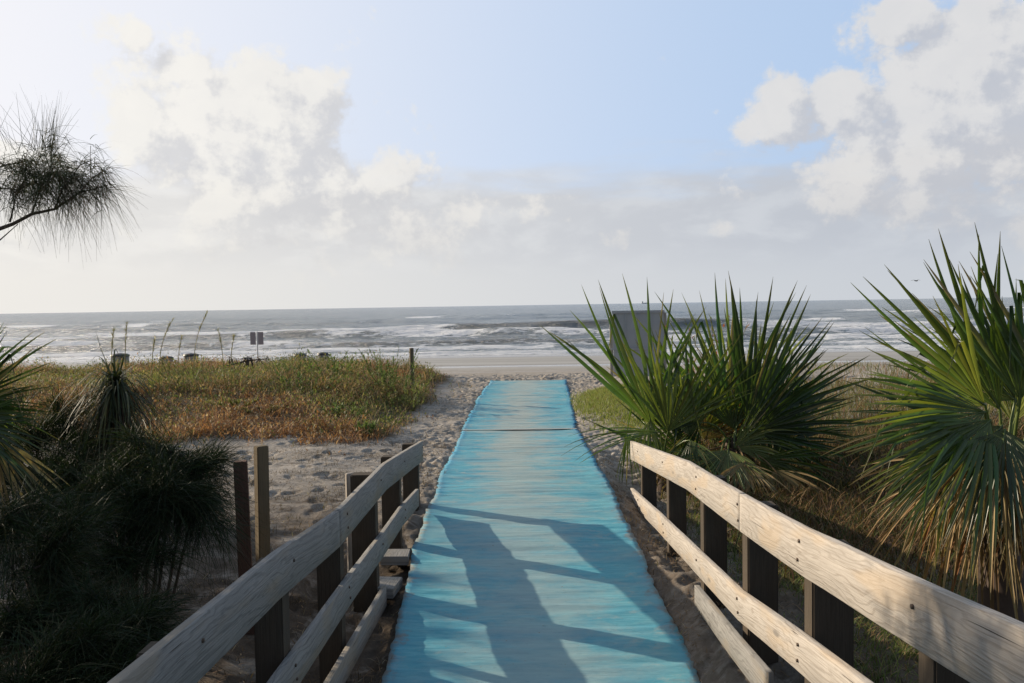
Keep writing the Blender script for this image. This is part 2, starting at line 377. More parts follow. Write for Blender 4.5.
c = b.mix(b.m('MULTIPLY', dark, b.m('MULTIPLY', b.ramp(px_, -5, -2.6, .75, .95), b.ramp(px_, 0, .6, 1, .5))), c, b.mix(b.noise(pos, 25, 4, .7), (.035, .027, .02), (.12, .09, .065)))                                  # leaf litter, plus shade by the left railing painted into the sand colour
smooth_beach = b.ramp(py_, 36, 44)
c = b.mix(smooth_beach, c, b.mix(b.ramp(b.noise(b.v('MULTIPLY', pos, (.02, .35, 0)), 1, 4, .6), .35, .65), (.37, .36, .335), (.28, .27, .25)))
wob = b.m('ADD', py_, b.m('MULTIPLY', b.m('SUBTRACT', b.noise(b.v('MULTIPLY', pos, (.05, .05, 0)), 1, 3), .5), 5))
strip = b.m('MULTIPLY', b.ramp(wob, 41.6, 42.4), b.ramp(wob, 43.2, 44.2, 1, 0))
strip2 = b.m('MULTIPLY', b.ramp(wob, 36.5, 37.0), b.ramp(wob, 37.5, 38, 1, 0))
wet = b.m('MAXIMUM', b.ramp(py_, 56, 62), b.m('MAXIMUM', strip, b.m('MULTIPLY', strip2, .5)))
c = b.mix(b.m('MULTIPLY', wet, .35), c, (.16, .14, .12))
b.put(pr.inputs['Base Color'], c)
b.put(pr.inputs['Roughness'], b.m('SUBTRACT', .95, b.m('MULTIPLY', wet, .80)))
b.put(pr.inputs['Specular IOR Level'], b.m('ADD', .1, b.m('MULTIPLY', wet, .5)))
bump(b, pr, b.m('ADD', b.noise(pos, 45, 5, .7), b.m('MULTIPLY', b.noise(pos, 220, 2, .6), .4)), b.m('SUBTRACT', .9, b.m('MULTIPLY', wet, .88)), .012) if False else None
bn = b.n('ShaderNodeBump'); bn.inputs['Distance'].default_value = .014
b.put(bn.inputs['Strength'], b.m('SUBTRACT', .75, b.m('MULTIPLY', b.m('MAXIMUM', wet, b.m('MULTIPLY', smooth_beach, .7)), .74)))
b.put(bn.inputs['Height'], b.m('ADD', b.noise(pos, 30, 6, .7), b.m('MULTIPLY', b.noise(pos, 160, 2, .6), .4))); b.put(pr.inputs['Normal'], bn.outputs[0])
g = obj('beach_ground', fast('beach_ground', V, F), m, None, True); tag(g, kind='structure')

# ------------------------------------------------------------------ sea
SEAZ = -1.6
sy = axis([(60, 100, .28, .30), (100, 170, .35, .7), (170, 400, .9, 4), (400, 3000, 8, 200), (3000, 40000, 500, 4000)])
sxp = axis([(0, 60, .6, .7), (60, 130, .9, 2.), (130, 600, 4, 30), (600, 30000, 60, 4000)]); sx = np.unique(np.concatenate([-sxp, sxp]))
X, Y = np.meshgrid(sx, sy); Zs = np.zeros_like(X); foam = np.zeros_like(X); brown = np.zeros_like(X)
near = 1-ss(500, 1500, Y)
for k, (y0, amp, wf, wb, fo, br) in enumerate([(66, .10, .7, 2.5, 1.1, 0), (70.5, .20, .8, 2.6, .95, .1), (75.5, .34, 1.0, 3., .8, .2), (84, .75, 1.6, 4., .55, 1.0), (95, .60, 1.6, 4.5, .8, .5),
        (108, .85, 2.0, 6, .42, .8), (122, .95, 2.2, 6, .75, .5), (140, .6, 2.4, 7, .35, .3), (165, .7, 3, 8, .2, .3), (198, .6, 4, 9, .12, .2), (240, .6, 5, 11, .1, .1), (300, .6, 6, 14, .06, 0)]):
    yc = y0+(fbm(X*.018+k*7.3, k*3.1+0*X, 3, 50+k)-.5)*y0*.16
    am = amp*(1.35 if 80 < y0 < 130 else 1)*np.clip(.15+1.7*(fbm(X*.022+k*5.1, k+0*X, 2, 80+k)-.22), .08, 1.4)
    d = Y-yc
    h = np.where(d < 0, np.exp(-(d/wf)**2), np.exp(-(d/wb)**2)); Zs += am*h
    bm_ = np.clip((fbm(X*.045+k*9.7, k*1.7+0*X, 3, 110+k)-.5)*6+fo*2-.55, 0, 1)
    foam = np.maximum(foam, bm_*np.where(d < 0, np.exp(-(d/(wf*1.9))**2), np.exp(-(d/(wb*.35))**2)))
    brown = np.maximum(brown, br*h*(1-bm_)*am/amp)
foam = np.maximum(foam, .58*(1-ss(66, 80, Y))*1.0)
foam = np.maximum(foam, .40*(1-ss(80, 132, Y)))
Zs += (fbm(X*.25, Y*.6, 3, 140)-.5)*.45*near*ss(62, 75, Y)+(fbm(X*.06, Y*.14, 2, 150)-.5)*.5*near*ss(75, 110, Y)
Zs = Zs*ss(60, 70, Y)
V = np.stack([X.ravel(), Y.ravel(), (Zs+SEAZ).ravel()], 1); ny, nx = X.shape; idx = np.arange(ny*nx).reshape(ny, nx)
F = np.stack([idx[:-1, :-1].ravel(), idx[:-1, 1:].ravel(), idx[1:, 1:].ravel(), idx[1:, :-1].ravel()], 1)
m, b, pr, o = mat('sea_water')
pos = b.n('ShaderNodeNewGeometry').outputs['Position']; px_, py_, pz_ = b.xyz(pos)[:3]
at = b.n('ShaderNodeAttribute', attribute_name='Col').outputs['Color']; fr, fb, _ = b.xyz(at)[:3]
fn = b.noise(b.v('MULTIPLY', pos, (.55, 1.3, .8)), 1.1, 7, .68, .4)
fac = b.ramp(b.m('ADD', b.m('MULTIPLY', fr, .8), b.m('MULTIPLY', b.m('SUBTRACT', fn, .5), 1.7)), .33, .55)
caps = b.noise(b.v('MULTIPLY', pos, (.06, .16, .1)), 1.0, 8, .68)
capm = b.m('MULTIPLY', b.ramp(caps, .645, .70), b.ramp(py_, 900, 130, 0, .7)) 
fac = b.m('MAXIMUM', fac, b.m('MULTIPLY', capm, .8))
wn = b.noise(b.v('MULTIPLY', pos, (.02, .05, .1)), 1.0, 5, .6)
wc = b.mix(wn, (.16, .195, .21), (.23, .26, .27))
wc = b.mix(b.m('MULTIPLY', fb, .8), wc, (.14, .11, .065))
b.put(pr.inputs['Base Color'], b.mix(fac, wc, (.74, .75, .76)))
b.put(pr.inputs['Roughness'], b.m('ADD', .22, b.m('MULTIPLY', fac, .6))); pr.inputs['IOR'].default_value = 1.33
wav = b.m('ADD', b.m('MULTIPLY', b.noise(b.v('MULTIPLY', pos, (.35, .8, .5)), 1.0, 7, .7), 1.4), b.m('MULTIPLY', b.noise(b.v('MULTIPLY', pos, (.03, .09, .05)), 1.0, 6, .62), 6.0))
bx = b.n('ShaderNodeBump'); bx.inputs['Strength'].default_value = 1.0; bx.inputs['Distance'].default_value = .75
b.put(bx.inputs['Height'], wav); b.put(pr.inputs['Normal'], bx.outputs[0])
cl = np.stack([foam.ravel(), brown.ravel(), 0*foam.ravel()], 1)
tag(obj('sea_water', fast('sea_water', V, F, cl), m, None, True), kind='structure')

# ------------------------------------------------------------------ blue access mat
m, b, pr, o = mat('blue_mat')
pos = b.n('ShaderNodeNewGeometry').outputs['Position']; uv = b.n('ShaderNodeUVMap').outputs[0]; u, v, _ = b.xyz(uv)[:3]   # u across -1..1, v metres
nA = b.noise(b.comb(b.m('MULTIPLY', u, 1.1), b.m('MULTIPLY', v, 2.6)), 1, 6, .62, .3)
nB = b.noise(b.comb(b.m('MULTIPLY', u, 4.5), b.m('MULTIPLY', v, 26)), 1, 5, .65)
c = b.mix(b.ramp(nB, .3, .7), (.085, .345, .43), (.17, .47, .53))
c = b.mix(b.ramp(nA, .38, .68, 0, .6), c, (.045, .25, .37))
mid = b.m('SUBTRACT', 1.0, b.m('MULTIPLY', b.m('ABSOLUTE', b.m('ADD', u, .05)), 1.25))
nC = b.noise(b.comb(b.m('MULTIPLY', u, 1.6), b.m('MULTIPLY', v, 3.2), 4), 1.3, 7, .68, .4)
dust = b.m('MAXIMUM', b.ramp(b.m('ADD', b.m('MULTIPLY', mid, .33), nC), .46, .84), b.ramp(b.noise(b.comb(b.m('MULTIPLY', u, 3), b.m('MULTIPLY', v, 4.5), 9), 1.3, 8, .72, .3), .53, .66, 0, .9))
farl = b.ramp(v, 5.5, 15, .55, 1.0)
c = b.mix(b.m('MULTIPLY', dust, b.m('MULTIPLY', farl, .85)), c, (.42, .435, .38))
edge = b.ramp(b.m('ADD', b.m('ABSOLUTE', u), b.m('MULTIPLY', b.m('SUBTRACT', nB, .5), .22)), .86, 1.0)
c = b.mix(b.m('MULTIPLY', edge, b.m('MULTIPLY', farl, .5)), c, (.035, .20, .40))
sandy = b.m('MULTIPLY', b.ramp(v, 9, 12, 1, 0), b.ramp(b.m('ADD', b.m('ABSOLUTE', u), b.m('MULTIPLY', b.m('SUBTRACT', b.noise(pos, 6, 6, .7), .5), .5)), .93, 1.04, 0, .8))
c = b.mix(b.ramp(b.noise(b.comb(b.m('MULTIPLY', u, .9), b.m('MULTIPLY', v, .9), 12), 1.2, 5, .6), .42, .68, 0, .38), c, (.30, .42, .42))      # faded areas
c = b.mix(sandy, c, (.24, .20, .16))
scuff = b.ramp(b.noise(b.comb(b.m('MULTIPLY', u, 9), b.m('MULTIPLY', v, 14), 2), 1, 7, .75), .56, .70, 0, .35); c = b.mix(scuff, c, (.05, .16, .22))
sp = b.ramp(b.noise(pos, 30, 4, .6), .69, .73, 0, .8); c = b.mix(sp, c, (.22, .18, .13))
b.put(pr.inputs['Base Color'], c); pr.inputs['Roughness'].default_value = .75; pr.inputs['Specular IOR Level'].default_value = .2
wv = b.m('ADD', b.m('SINE', b.m('MULTIPLY', v, 520)), b.m('MULTIPLY', nB, 3))
bump(b, pr, b.m('ADD', wv, b.m('MULTIPLY', b.noise(b.comb(b.m('MULTIPLY', u, 2), b.m('MULTIPLY', v, 11)), 1, 4, .6), 8)), .55, .004)
M_MAT = m
def build_mat(name, y0, y1, dz, shrink=0.0, seed=0):
    ys = np.arange(y0, y1, .022); nu = 41; us = np.linspace(-1, 1, nu)
    jl = (vn(ys*9, 0*ys, 200+seed)-.5)*.022+(vn(ys*24, 0*ys, 201+seed)-.5)*(.010+.022*ss(8, 14, ys))+(vn(ys*1.4, 0*ys, 202+seed)-.5)*.06
    jr = (vn(ys*9, 0*ys, 210+seed)-.5)*.022+(vn(ys*24, 0*ys, 211+seed)-.5)*(.010+.022*ss(8, 14, ys))+(vn(ys*1.4, 0*ys, 212+seed)-.5)*.06
    xl = mxl(ys)-jl+shrink; xr = mxr(ys)+jr-shrink
    U, YY = np.meshgrid(us, ys); XX = xl[:, None]+(xr-xl)[:, None]*(U+1)/2
    rip = (fbm(XX*1.3, YY*13, 3, 220)-.5)*(.014+.012*ss(8, 14, YY))+(fbm(XX*.6, YY*3.2, 3, 230)-.5)*.035
    ed = np.abs(U)**6*(fbm(0*XX+U*3, YY*12, 2, 240))*.03
    ZZ = prof(YY)+.012+dz+rip+ed
    top = np.stack([XX.ravel(), YY.ravel(), ZZ.ravel()], 1); bot = top-[0, 0, .009]
    n = len(top); ny, nx = XX.shape; idx = np.arange(n).reshape(ny, nx)
    F = [np.stack([idx[:-1, :-1].ravel(), idx[:-1, 1:].ravel(), idx[1:, 1:].ravel(), idx[1:, :-1].ravel()], 1)]
    F.append(F[0][:, ::-1]+n)
    for a in (idx[:, 0], idx[::-1, -1], idx[-1, :], idx[0, ::-1]):
        F.append(np.stack([a[:-1], a[1:], a[1:]+n, a[:-1]+n], 1))
    uvv = np.stack([U.ravel(), YY.ravel()], 1); uvv = np.concatenate([uvv, uvv])
    me = fast(name, np.concatenate([top, bot]), np.concatenate(F), None, uvv)
    return obj(name, me, M_MAT, None, True)
tag(build_mat('beach_access_mat', .6, MAT_SEAM-.03, 0), 'long faded blue beach mat between the wooden railings, crossed by their shadows', 'beach mat', 'blue mats laid end to end on the sand')
tag(build_mat('beach_access_mat', MAT_SEAM+.04, MAT_END, .004, .0, 5), 'farther pale blue beach mat past the grey joint, ending at the open beach', 'beach mat', 'blue mats laid end to end on the sand')
js = np.linspace(0, 1, 24); jy = MAT_SEAM
pts = [(float(mxl(jy)+.0+(mxr(jy)-mxl(jy)+.02)*t), jy+.012*math.sin(t*9), float(prof(jy))+.034+.008*math.sin(t*6)) for t in js]
bar = capped_box('mat_joint_strip', float(mxl(jy)), float(mxr(jy)), jy-.03, jy+.035, float(prof(jy))+.024, float(prof(jy))+.034)
tag(obj('mat_joint_strip', bar, plain('grey_strap', (.40, .38, .34), .8)), 'thin grey joint strip lying across the blue mat where its two lengths meet', 'joint strip')

# ------------------------------------------------------------------ railings
def board(name, path, h, t, material, parent, off=0.0, sub=.06):
    """plank of height h, thickness t whose top edge follows path (list of xyz)"""
    path = [Vector(p) for p in path]
    L = [0]; 
    for a, c_ in zip(path, path[1:]): L.append(L[-1]+(c_-a).length)
    n = max(2, int(L[-1]/sub)); ls = np.linspace(0, L[-1], n)
    arr = np.array([[*p] for p in path]); C0 = np.stack([np.interp(ls, L, arr[:, k]) for k in range(3)], 1)
    # slight smoothing at joints and worn edges
    tg = unit(np.gradient(C0, axis=0)); nrm = unit(np.stack([-tg[:, 1], tg[:, 0], 0*tg[:, 0]], 1))
    wear = (fbm(ls*2, 0*ls+off, 2, 300+int(off*10))-.5)*.005
    bv = .0035; prof_ = [(0+bv, 0), (t-bv, 0), (t, -bv), (t, -h+bv), (t-bv, -h), (bv, -h), (0, -h+bv), (0, -bv)]
    V = []; UV = []
    per = np.cumsum([0]+[math.hypot(prof_[(i+1) % 8][0]-prof_[i][0], prof_[(i+1) % 8][1]-prof_[i][1]) for i in range(8)])
    ru = random.random()*30; rv = random.random()*10
    me_v = []; me_uv = []
    for i in range(n):
        for j in range(9):
            a, zz = prof_[j % 8]
            me_v.append(C0[i]+nrm[i]*(a-t/2)+np.array([0, 0, zz+wear[i]])); me_uv.append((ls[i]+ru, per[j]+rv))
    F = []
    for i in range(n-1):
        for j in range(8): F.append([i*9+j, i*9+j+1, (i+1)*9+j+1, (i+1)*9+j])
    k = len(me_v)
    for base, s in ((0, 1), ((n-1)*9, -1)):
        ids = [base+j for j in range(8)]
        q = [[ids[0], ids[1], ids[2], ids[7]], [ids[7], ids[2], ids[3], ids[6]], [ids[6], ids[3], ids[4], ids[5]]]
        F += [x[::-1] if s > 0 else x for x in q]
    me = fast(name, np.array(me_v)-np.array(parent.location), F, None, me_uv)
    # end faces share UVs of the rim, fine for end grain
    o_ = obj(name, me, material, parent); return o_
def bolt(parent, p, nx):
    V, F, c_ = tube([Vector(p)-Vector((nx*.006, 0, 0)), Vector(p)+Vector((nx*.007, 0, 0))], [.009, .009], 8)
    V = np.concatenate([V, [[p[0]+nx*.008, p[1], p[2]]]]); k = len(V)-1
    me = fast('bolt', V-np.array(parent.location), np.concatenate([F, [[8, 9, 10, 11], [11, 12, 13, 8], [13, 14, 15, 8]]]) if len(V) > 16 else F)
    return obj('bolt', me, M_BOLT, parent)
def rail_path(px_list, L):
    """top-edge pixels on a rail whose lateral offset is about L -> world points"""
    out = []
    for q in px_list:
        px, py = q[:2]; l = q[2] if len(q) > 2 else L
        r = ray(px, py); r = r/r.y; D = l/r.x; out.append(P(px, py, D))
    return out
def interp_path(path, y):
    arr = np.array([[*p] for p in path]); o_ = np.argsort(arr[:, 1]); arr = arr[o_]
    return np.array([np.interp(y, arr[:, 1], arr[:, k]) for k in range(3)])
def railing(label, side, L, top, second, kick, ys, wmat, hs):
    rt = empty('wooden_railing', (side*L, 6, 0), label, 'railing', 'pair of railings along the ramp')
    s = side
    tp = rail_path(top, side*L); sp_ = rail_path(second, side*L); 
    print(label, 'TOP', [tuple(round(c_, 2) for c_ in p) for p in tp], 'SEC', [tuple(round(c_, 2) for c_ in p) for p in sp_])
    # extend towards / past the camera
    def ext(p, y):
        a, c_ = p[0], p[1]; f = (y-a.y)/(c_.y-a.y); return [a+(c_-a)*f]+p
    tp = ext(tp, .6); sp_ = ext(sp_, .9)
    k = hs[0]
    board('top_rail', tp[:k+1], .235, .042, wmat, rt, .1+side)
    j = tp[k]; d = (tp[k+1]-tp[k]).normalized()
    board('top_rail', [j+d*.006]+tp[k+1:], .235, .042, wmat, rt, .4+side)
    board('middle_rail', sp_, .195, .040, wmat, rt, .7+side)
    if kick: 
        kp = rail_path(kick, side*(L+.0)); kp = ext(kp, 1.5) if side < 0 else kp; board('lower_rail', kp, .17, .04, M_WOODG, rt, .9+side)
    for i, (y, w, dep) in enumerate(ys):
        c_ = interp_path(tp, y); x0 = c_[0]+side*.024; x1 = x0+side*w
        gzz = float(gz(x0, y))
        me = capped_box('post', min(x0, x1), max(x0, x1), y-dep/2, y+dep/2, gzz-.5, c_[2]-((.075 if y > 3.5 else .10) if side > 0 else (.04 if y > 5.5 else .10))+random.uniform(-.02, .02), .008)
        me.transform(Matrix.Translation(-Vector(rt.location)))
        o_ = obj('post', me, M_POST, rt)
        for pth, h in ((tp, .235), (sp_, .195)):
            q = interp_path(pth, y)
            for dzz in ((.3, .72) if random.random() < .5 else (.4,)): bolt(rt, (q[0]-side*.021, y+random.uniform(-.02, .02), q[2]-h*dzz), -side)
    return tp, sp_
RT, RS = railing('sunlit pale wooden railing on the right of the blue mat, before the palmettos', 1, 1.33,
    [(1024, 626), (923, 581), (807, 528), (743, 494), (688, 461), (632, 441)],
    [(870, 683), (790, 624), (741, 590), (698, 549), (660, 513), (632, 488)],
    [(770, 672, 1.25), (735, 632, 1.27), (697, 585, 1.30)], [(9.7, .17, .12), (7.9, .17, .13), (6.35, .18, .13), (5.1, .19, .13), (3.95, .20, .12), (2.78, .19, .12), (1.5, .18, .12)], M_WOOD, (4,))
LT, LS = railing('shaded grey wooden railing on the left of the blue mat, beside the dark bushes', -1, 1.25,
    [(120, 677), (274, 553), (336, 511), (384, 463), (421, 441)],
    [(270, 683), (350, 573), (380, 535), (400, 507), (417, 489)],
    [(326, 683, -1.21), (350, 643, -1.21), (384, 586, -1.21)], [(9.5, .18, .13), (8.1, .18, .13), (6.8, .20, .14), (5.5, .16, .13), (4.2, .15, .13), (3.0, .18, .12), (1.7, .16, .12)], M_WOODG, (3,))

# round and square timber posts standing free
def timber(name, p, h, r, lean, label, mt, group=None, square=False):
    e = Vector((p[0], p[1], float(gz(p[0], p[1]))))
    if square:
        me = capped_box(name, -r, r, -r*.8, r*.8, -.3, h, .006)
    else:
        V, F, c_ = tube([(0, 0, -.3), (0, 0, h*.5), (0, 0, h-.01), (0, 0, h)], [r, r*.98, r*.95, r*.8], 10)
        n = len(V)
        # cap
        V = np.concatenate([V, [[0, 0, h]]]); F = np.concatenate([F, [[30+j, 30+(j+1) % 10, 30+(j+2) % 10, n] for j in range(0, 10, 2)]])
        uv = [(float(v[2]), math.atan2(v[1], v[0])*r) for v in V]
        me = fast(name, V, F, None, uv)
    o_ = obj(name, me, mt); o_.location = e; o_.rotation_euler = (lean[0], lean[1], random.random())
    return tag(o_, label, 'post', group)
def base_for(px, pytop, D): q = P(px, pytop, D); return q
q = P(243, 461, 6.0); timber('timber_post', q, q.z-float(gz(q.x, q.y)), .048, (.0, -.015), 'reddish brown timber post left of the left railing, shorter of the pair', M_POSTR, None, True)
q = P(259, 446, 6.2); timber('timber_post', q, q.z-float(gz(q.x, q.y)), .046, (.0, .012), 'taller brown timber post beside the reddish one, left of the left railing', M_TIM, None, True)
q = P(411.5, 348, 19.5); timber('timber_post', q, q.z-float(gz(q.x, q.y)), .055, (0, 0), 'lone slim wooden post standing in dune grass left of the blue mat', M_TIM)
q = P(349, 473, 7.0); timber('timber_post', q, q.z-float(gz(q.x, q.y)), .03, (0, 0), 'thin pale stake just behind the left railing near its far end', M_WOOD, None, True)
# planks in the sand between left railing and mat, timber block behind the rail
for k, (x, y, w, l, rz) in enumerate(((-1.27, 7.7, .26, .34, .08), (-1.25, 6.95, .24, .40, -.05))):
    me = capped_box('deck_plank', -w/2, w/2, -l/2, l/2, -.05, .035, .006); o_ = obj('deck_plank', me, M_WOODG); o_.location = (x, y, float(prof(y))+.02); o_.rotation_euler = (-.08, 0.03, rz)
    tag(o_, ('grey plank lying in the sand by the far end of the left railing', 'grey plank lying under the left railing, nearer than the other')[k], 'plank', 'planks in the sand beside the left railing')

# ------------------------------------------------------------------ boards and signs
q = P(638, 311, 22.0); gzq = float(gz(q.x, q.y)); hgt = q.z-gzq; 
e = empty('notice_board', (q.x, q.y, gzq), 'large grey back of a notice board standing beyond the palmettos', 'notice board'); e.rotation_euler = (0, 0, -.05)
wd = 1.36
def bpart(nm, x0, x1, y0, y1, z0, z1, mt, par, bev=.006):
    return obj(nm, capped_box(nm, x0, x1, y0, y1, z0, z1, bev), mt, par)
bpart('upper_panel', -wd/2, wd/2, -.02, .02, hgt-1.0, hgt, M_SIGN, e); bpart('lower_panel', -wd/2+.02, wd/2-.02, -.018, .018, hgt-1.75, hgt-1.03, M_SIGN, e)
for sgn in (-1, 1): bpart('leg', sgn*(wd/2+.03)-.045, sgn*(wd/2+.03)+.045, .03, .12, -.4, hgt-.05 if sgn > 0 else hgt-.12, M_SIGNW, e)
bpart('frame', -wd/2-.02, wd/2+.02, -.045, -.023, hgt-.06, hgt+.015, M_SIGN, e)
for q_ in (-.34, .0, .34): bpart('batten', q_-.022, q_+.022, -.04, -.023, hgt-.97, hgt-.065, M_SIGN, e)
bpart('crossbar', -wd/2-.05, wd/2+.05, -.05, -.022, hgt-1.04, hgt-.98, M_SIGN, e)
q = P(257, 332, 40); gzq = float(gz(q.x, q.y)); e = empty('beach_sign', (q.x, q.y, gzq), 'small twin-panelled sign on a pale pole beyond the dune grass', 'sign'); h = q.z-gzq
V, F, c_ = tube([(0, 0, -.3), (0, 0, h+.02)], [.035, .035], 8); obj('pole', fast('pole', V, F), M_POLE, e)
for sgn in (-1, 1): bpart('panel', sgn*.19-.135, sgn*.19+.135, -.06, -.04, h-.62, h, M_SIGNP, e)
# bins / low furniture beyond the dune
def bin_(px, pytop, D, w, label):
    q = P(px, pytop, D); g0 = float(gz(q.x, q.y)); h = q.z-g0; e = empty('litter_bin', (q.x, q.y, g0), label, 'bin', 'bins on the beach beyond the dune grass')
    r = w/2; V, F, c_ = tube([(0, 0, 0), (0, 0, h*.2), (0, 0, h*.86)], [r*.86, r*.93, r], 14); obj('barrel', fast('barrel', V, F), M_BIN, e, True)
    V, F, c_ = tube([(0, 0, h*.862), (0, 0, h*.93), (0, 0, h*.97), (0, 0, h)], [r*1.08, r*1.08, r*.8, .02], 14); obj('lid', fast('lid', V, F), M_LID, e, True)
for a in ((300, 353, 38, .58, 'dark lidded bin before the surf, left of the pair near the lone post'), (323, 352, 39, .52, 'dark lidded bin before the surf, right of the pair near the lone post'),
          (166, 356, 38, .62, 'lidded bin beyond the sea oats, middle-left of the dune crest'), (191, 353, 38.5, .66, 'lidded bin beyond the tallest sea oats, just left of the small sign'),
          (120, 353, 34, .7, 'bluish grey barrel with a leafy top behind the drooping yucca')): bin_(*a)
# far ship and gull
q = P(645, 303.5, 7000); e = empty('ship', (q.x, q.y, SEAZ), 'tiny pale ship on the horizon above the notice board', 'ship')
V = np.array([[-30, -5, 0], [27, -5, 0], [27, 5, 0], [-30, 5, 0], [-32, -5, 7], [34, -5, 8], [34, 5, 8], [-32, 5, 7]], float)
obj('hull', fast('hull', V, [[3, 2, 1, 0], [4, 5, 6, 7], [0, 1, 5, 4], [1, 2, 6, 5], [2, 3, 7, 6], [3, 0, 4, 7]]), M_SHIP, e)
bpart('bridge', -27, -16, -4, 4, 7.05, 19, M_SHIP, e, 0); bpart('mast', 8, 9.5, -.7, .7, 8, 19, M_SHIP, e, 0)
def bird(px, py, D, sc, label):
    q = P(px, py, D); e = empty('bird', q, label, 'bird'); 
    V, F, c_ = tube([(-.20, 0, 0), (-.12, 0, .01), (0, 0, .02), (.10, 0, .02), (.16, 0, .035), (.22, 0, .02)], [.008, .035, .06, .045, .032, .006], 8); V = V*sc; obj('body', fast('body', V, F), M_BIRD, e, True)
    for s_ in (-1, 1):
        V = np.array([[.06, s_*.04, .03], [-.06, s_*.04, .03], [-.05, s_*.28, .11], [.06, s_*.26, .12], [-.09, s_*.58, .05], [-.05, s_*.58, .055]])*sc; V = np.concatenate([V, V-[0, 0, .012*sc]])
        F = [[0, 1, 2, 3], [3, 2, 4, 5], [7, 6, 9, 8], [8, 9, 11, 10][::1], [0, 3, 9, 6], [1, 7, 8, 2], [3, 5, 11, 9], [2, 8, 10, 4]]
        obj('wing', fast('wing', V, F), M_BIRD, e)
    e.rotation_euler = (0, .1, .3)
bird(916, 281, 70, .9, 'small dark bird flying above the right palmetto, over the horizon')

# ------------------------------------------------------------------ grass and dune vegetation
def blades(pos, h, w, col, lean=.35, K=4, droop=.4, tipcol=None, wind=(0, 0)):
    N = len(pos); az = RNG.uniform(0, 2*PI, N); ln = np.abs(RNG.normal(0, lean, N))
    dr = np.stack([np.cos(az)*ln+wind[0], np.sin(az)*ln+wind[1], np.ones(N)], 1); dr = unit(dr)
    s = np.linspace(0, 1, K)[None, :, None]
    hor = np.stack([np.cos(az), np.sin(az), np.zeros(N)], 1)[:, None, :]
    Pt = pos[:, None, :]+dr[:, None, :]*h[:, None, None]*s + (hor*.5-np.array([0, 0, .45]))*h[:, None, None]*(s**2.2)*droop
    az2 = az+PI/2+RNG.normal(0, .5, N); side = np.stack([np.cos(az2), np.sin(az2), 0*az2], 1)
    wp = np.linspace(1, 0, K)**.8; wp[0] = .7
    Wd = w[:, None]*wp[None]
    cc = np.repeat(col[:, None, :], K, 1).copy()
    if tipcol is not None: f = (np.linspace(0, 1, K)**1.5)[None, :, None]*.6; cc = cc*(1-f)+np.array(tipcol)*f
    return ribbons(Pt, Wd, side, cc)
def pal(n, cols, wts, jit=.25):
    cols = np.array(cols); k = RNG.choice(len(cols), n, p=np.array(wts)/sum(wts)); return cols[k]*RNG.uniform(1-jit, 1+jit, (n, 1))
def scatter(n, x0, x1, y0, y1, dens):
    x = RNG.uniform(x0, x1, n); y = RNG.uniform(y0, y1, n); k = RNG.uniform(0, 1, n) < dens(x, y); x = x[k]; y = y[k]
    return np.stack([x, y, gz(x, y)-.01], 1)
parts = []
def ddens(x, y):
    # outline of the vegetated dune: right edge bulges towards the mat, front edge near y = 13.5
    edge = -2.05-.45*ss(17, 24, y)+1.3*(fbm(y*.9+x*.3, x*.6, 3, 60)-.5)-.0*(y)+ss(18, 22, y)*.15
    front = 12.9+2.4*(fbm(x*1.1, y*.6, 3, 61)-.5)+1.6*ss(-3.6, -1.9, x)
    return ss(0, .5, edge-x)*ss(0, .7, y-front)*(1-ss(26.5, 28, y))*(.35+.9*fbm(x*.8, y*.8, 3, 62))+.035*ss(-.9, .2, edge-x)*ss(-1.3, 0, y-front)*(1-ss(27, 28.5, y))*(fbm(x*2.2, y*2.2, 2, 69) > .55)
p = scatter(190000, -20, -1.5, 11.8, 27, ddens); n = len(p)
VB = 1.25; mixn = fbm(p[:, 0]*.55, p[:, 1]*.55, 3, 63); fr = ss(18.5, 13.5, p[:, 1])
isred = (fr*.55+(mixn-.5)*2.2) > RNG.uniform(0, .7, n)
col = pal(n, [(.075, .085, .035), (.14, .135, .065), (.22, .175, .10), (.33, .26, .17), (.16, .10, .055)], [3, 3, 3, 3, 2])
red = pal(n, [(.20, .11, .055), (.28, .16, .08), (.11, .07, .04), (.34, .26, .17)], [3, 3, 2, 2]); col[isred] = red[isred]; col = col*np.array([1.45, 1.22, 1.05])*(.7+.6*fbm(p[:, 0]*1.5, p[:, 1]*1.5, 2, 68))[:, None]
hh = (.07+.85*np.clip(fbm(p[:, 0]*1.1, p[:, 1]*1.1, 3, 64)-.18, 0, 1)**1.2)*RNG.uniform(.5, 1.3, n)*(.75+.5*ss(14, 20, p[:, 1]))
parts.append(blades(p, hh, RNG.uniform(.004, .010, n), col, .85, 5, .8))
k = (RNG.uniform(0, 1, n) < .035) & (fbm(p[:, 0]*.8, p[:, 1]*.8, 2, 66) > .42); kk = k.sum()
parts.append(blades(p[k], RNG.uniform(.3, .62, kk), RNG.uniform(.003, .006, kk), pal(kk, [(.34, .27, .17), (.16, .17, .07), (.24, .15, .09)], [2, 2, 1]), .3, 5, .5))
# broader leaves of creeping herbs
k = RNG.uniform(0, 1, n) < .8; q_ = p[k].copy(); q_[:, 2] += hh[k]*RNG.uniform(.1, .8, k.sum()); c_ = pal(k.sum(), [(.10, .13, .035), (.18, .18, .06), (.06, .08, .025), (.28, .22, .1)], [3, 2, 2, 1])
c_[isred[k]] = red[k][isred[k]]
parts.append(blades(q_, RNG.uniform(.03, .085, len(q_)), RNG.uniform(.010, .024, len(q_)), c_*1.25, 1.2, 3, .3))
V, F, cc = merge(parts); tag(obj('dune_vegetation', fast('dune_vegetation', V, F, cc), M_GRASS), 'tangle of green, tan and rust-coloured low growth covering the left dune', 'dune plants', kind='stuff')
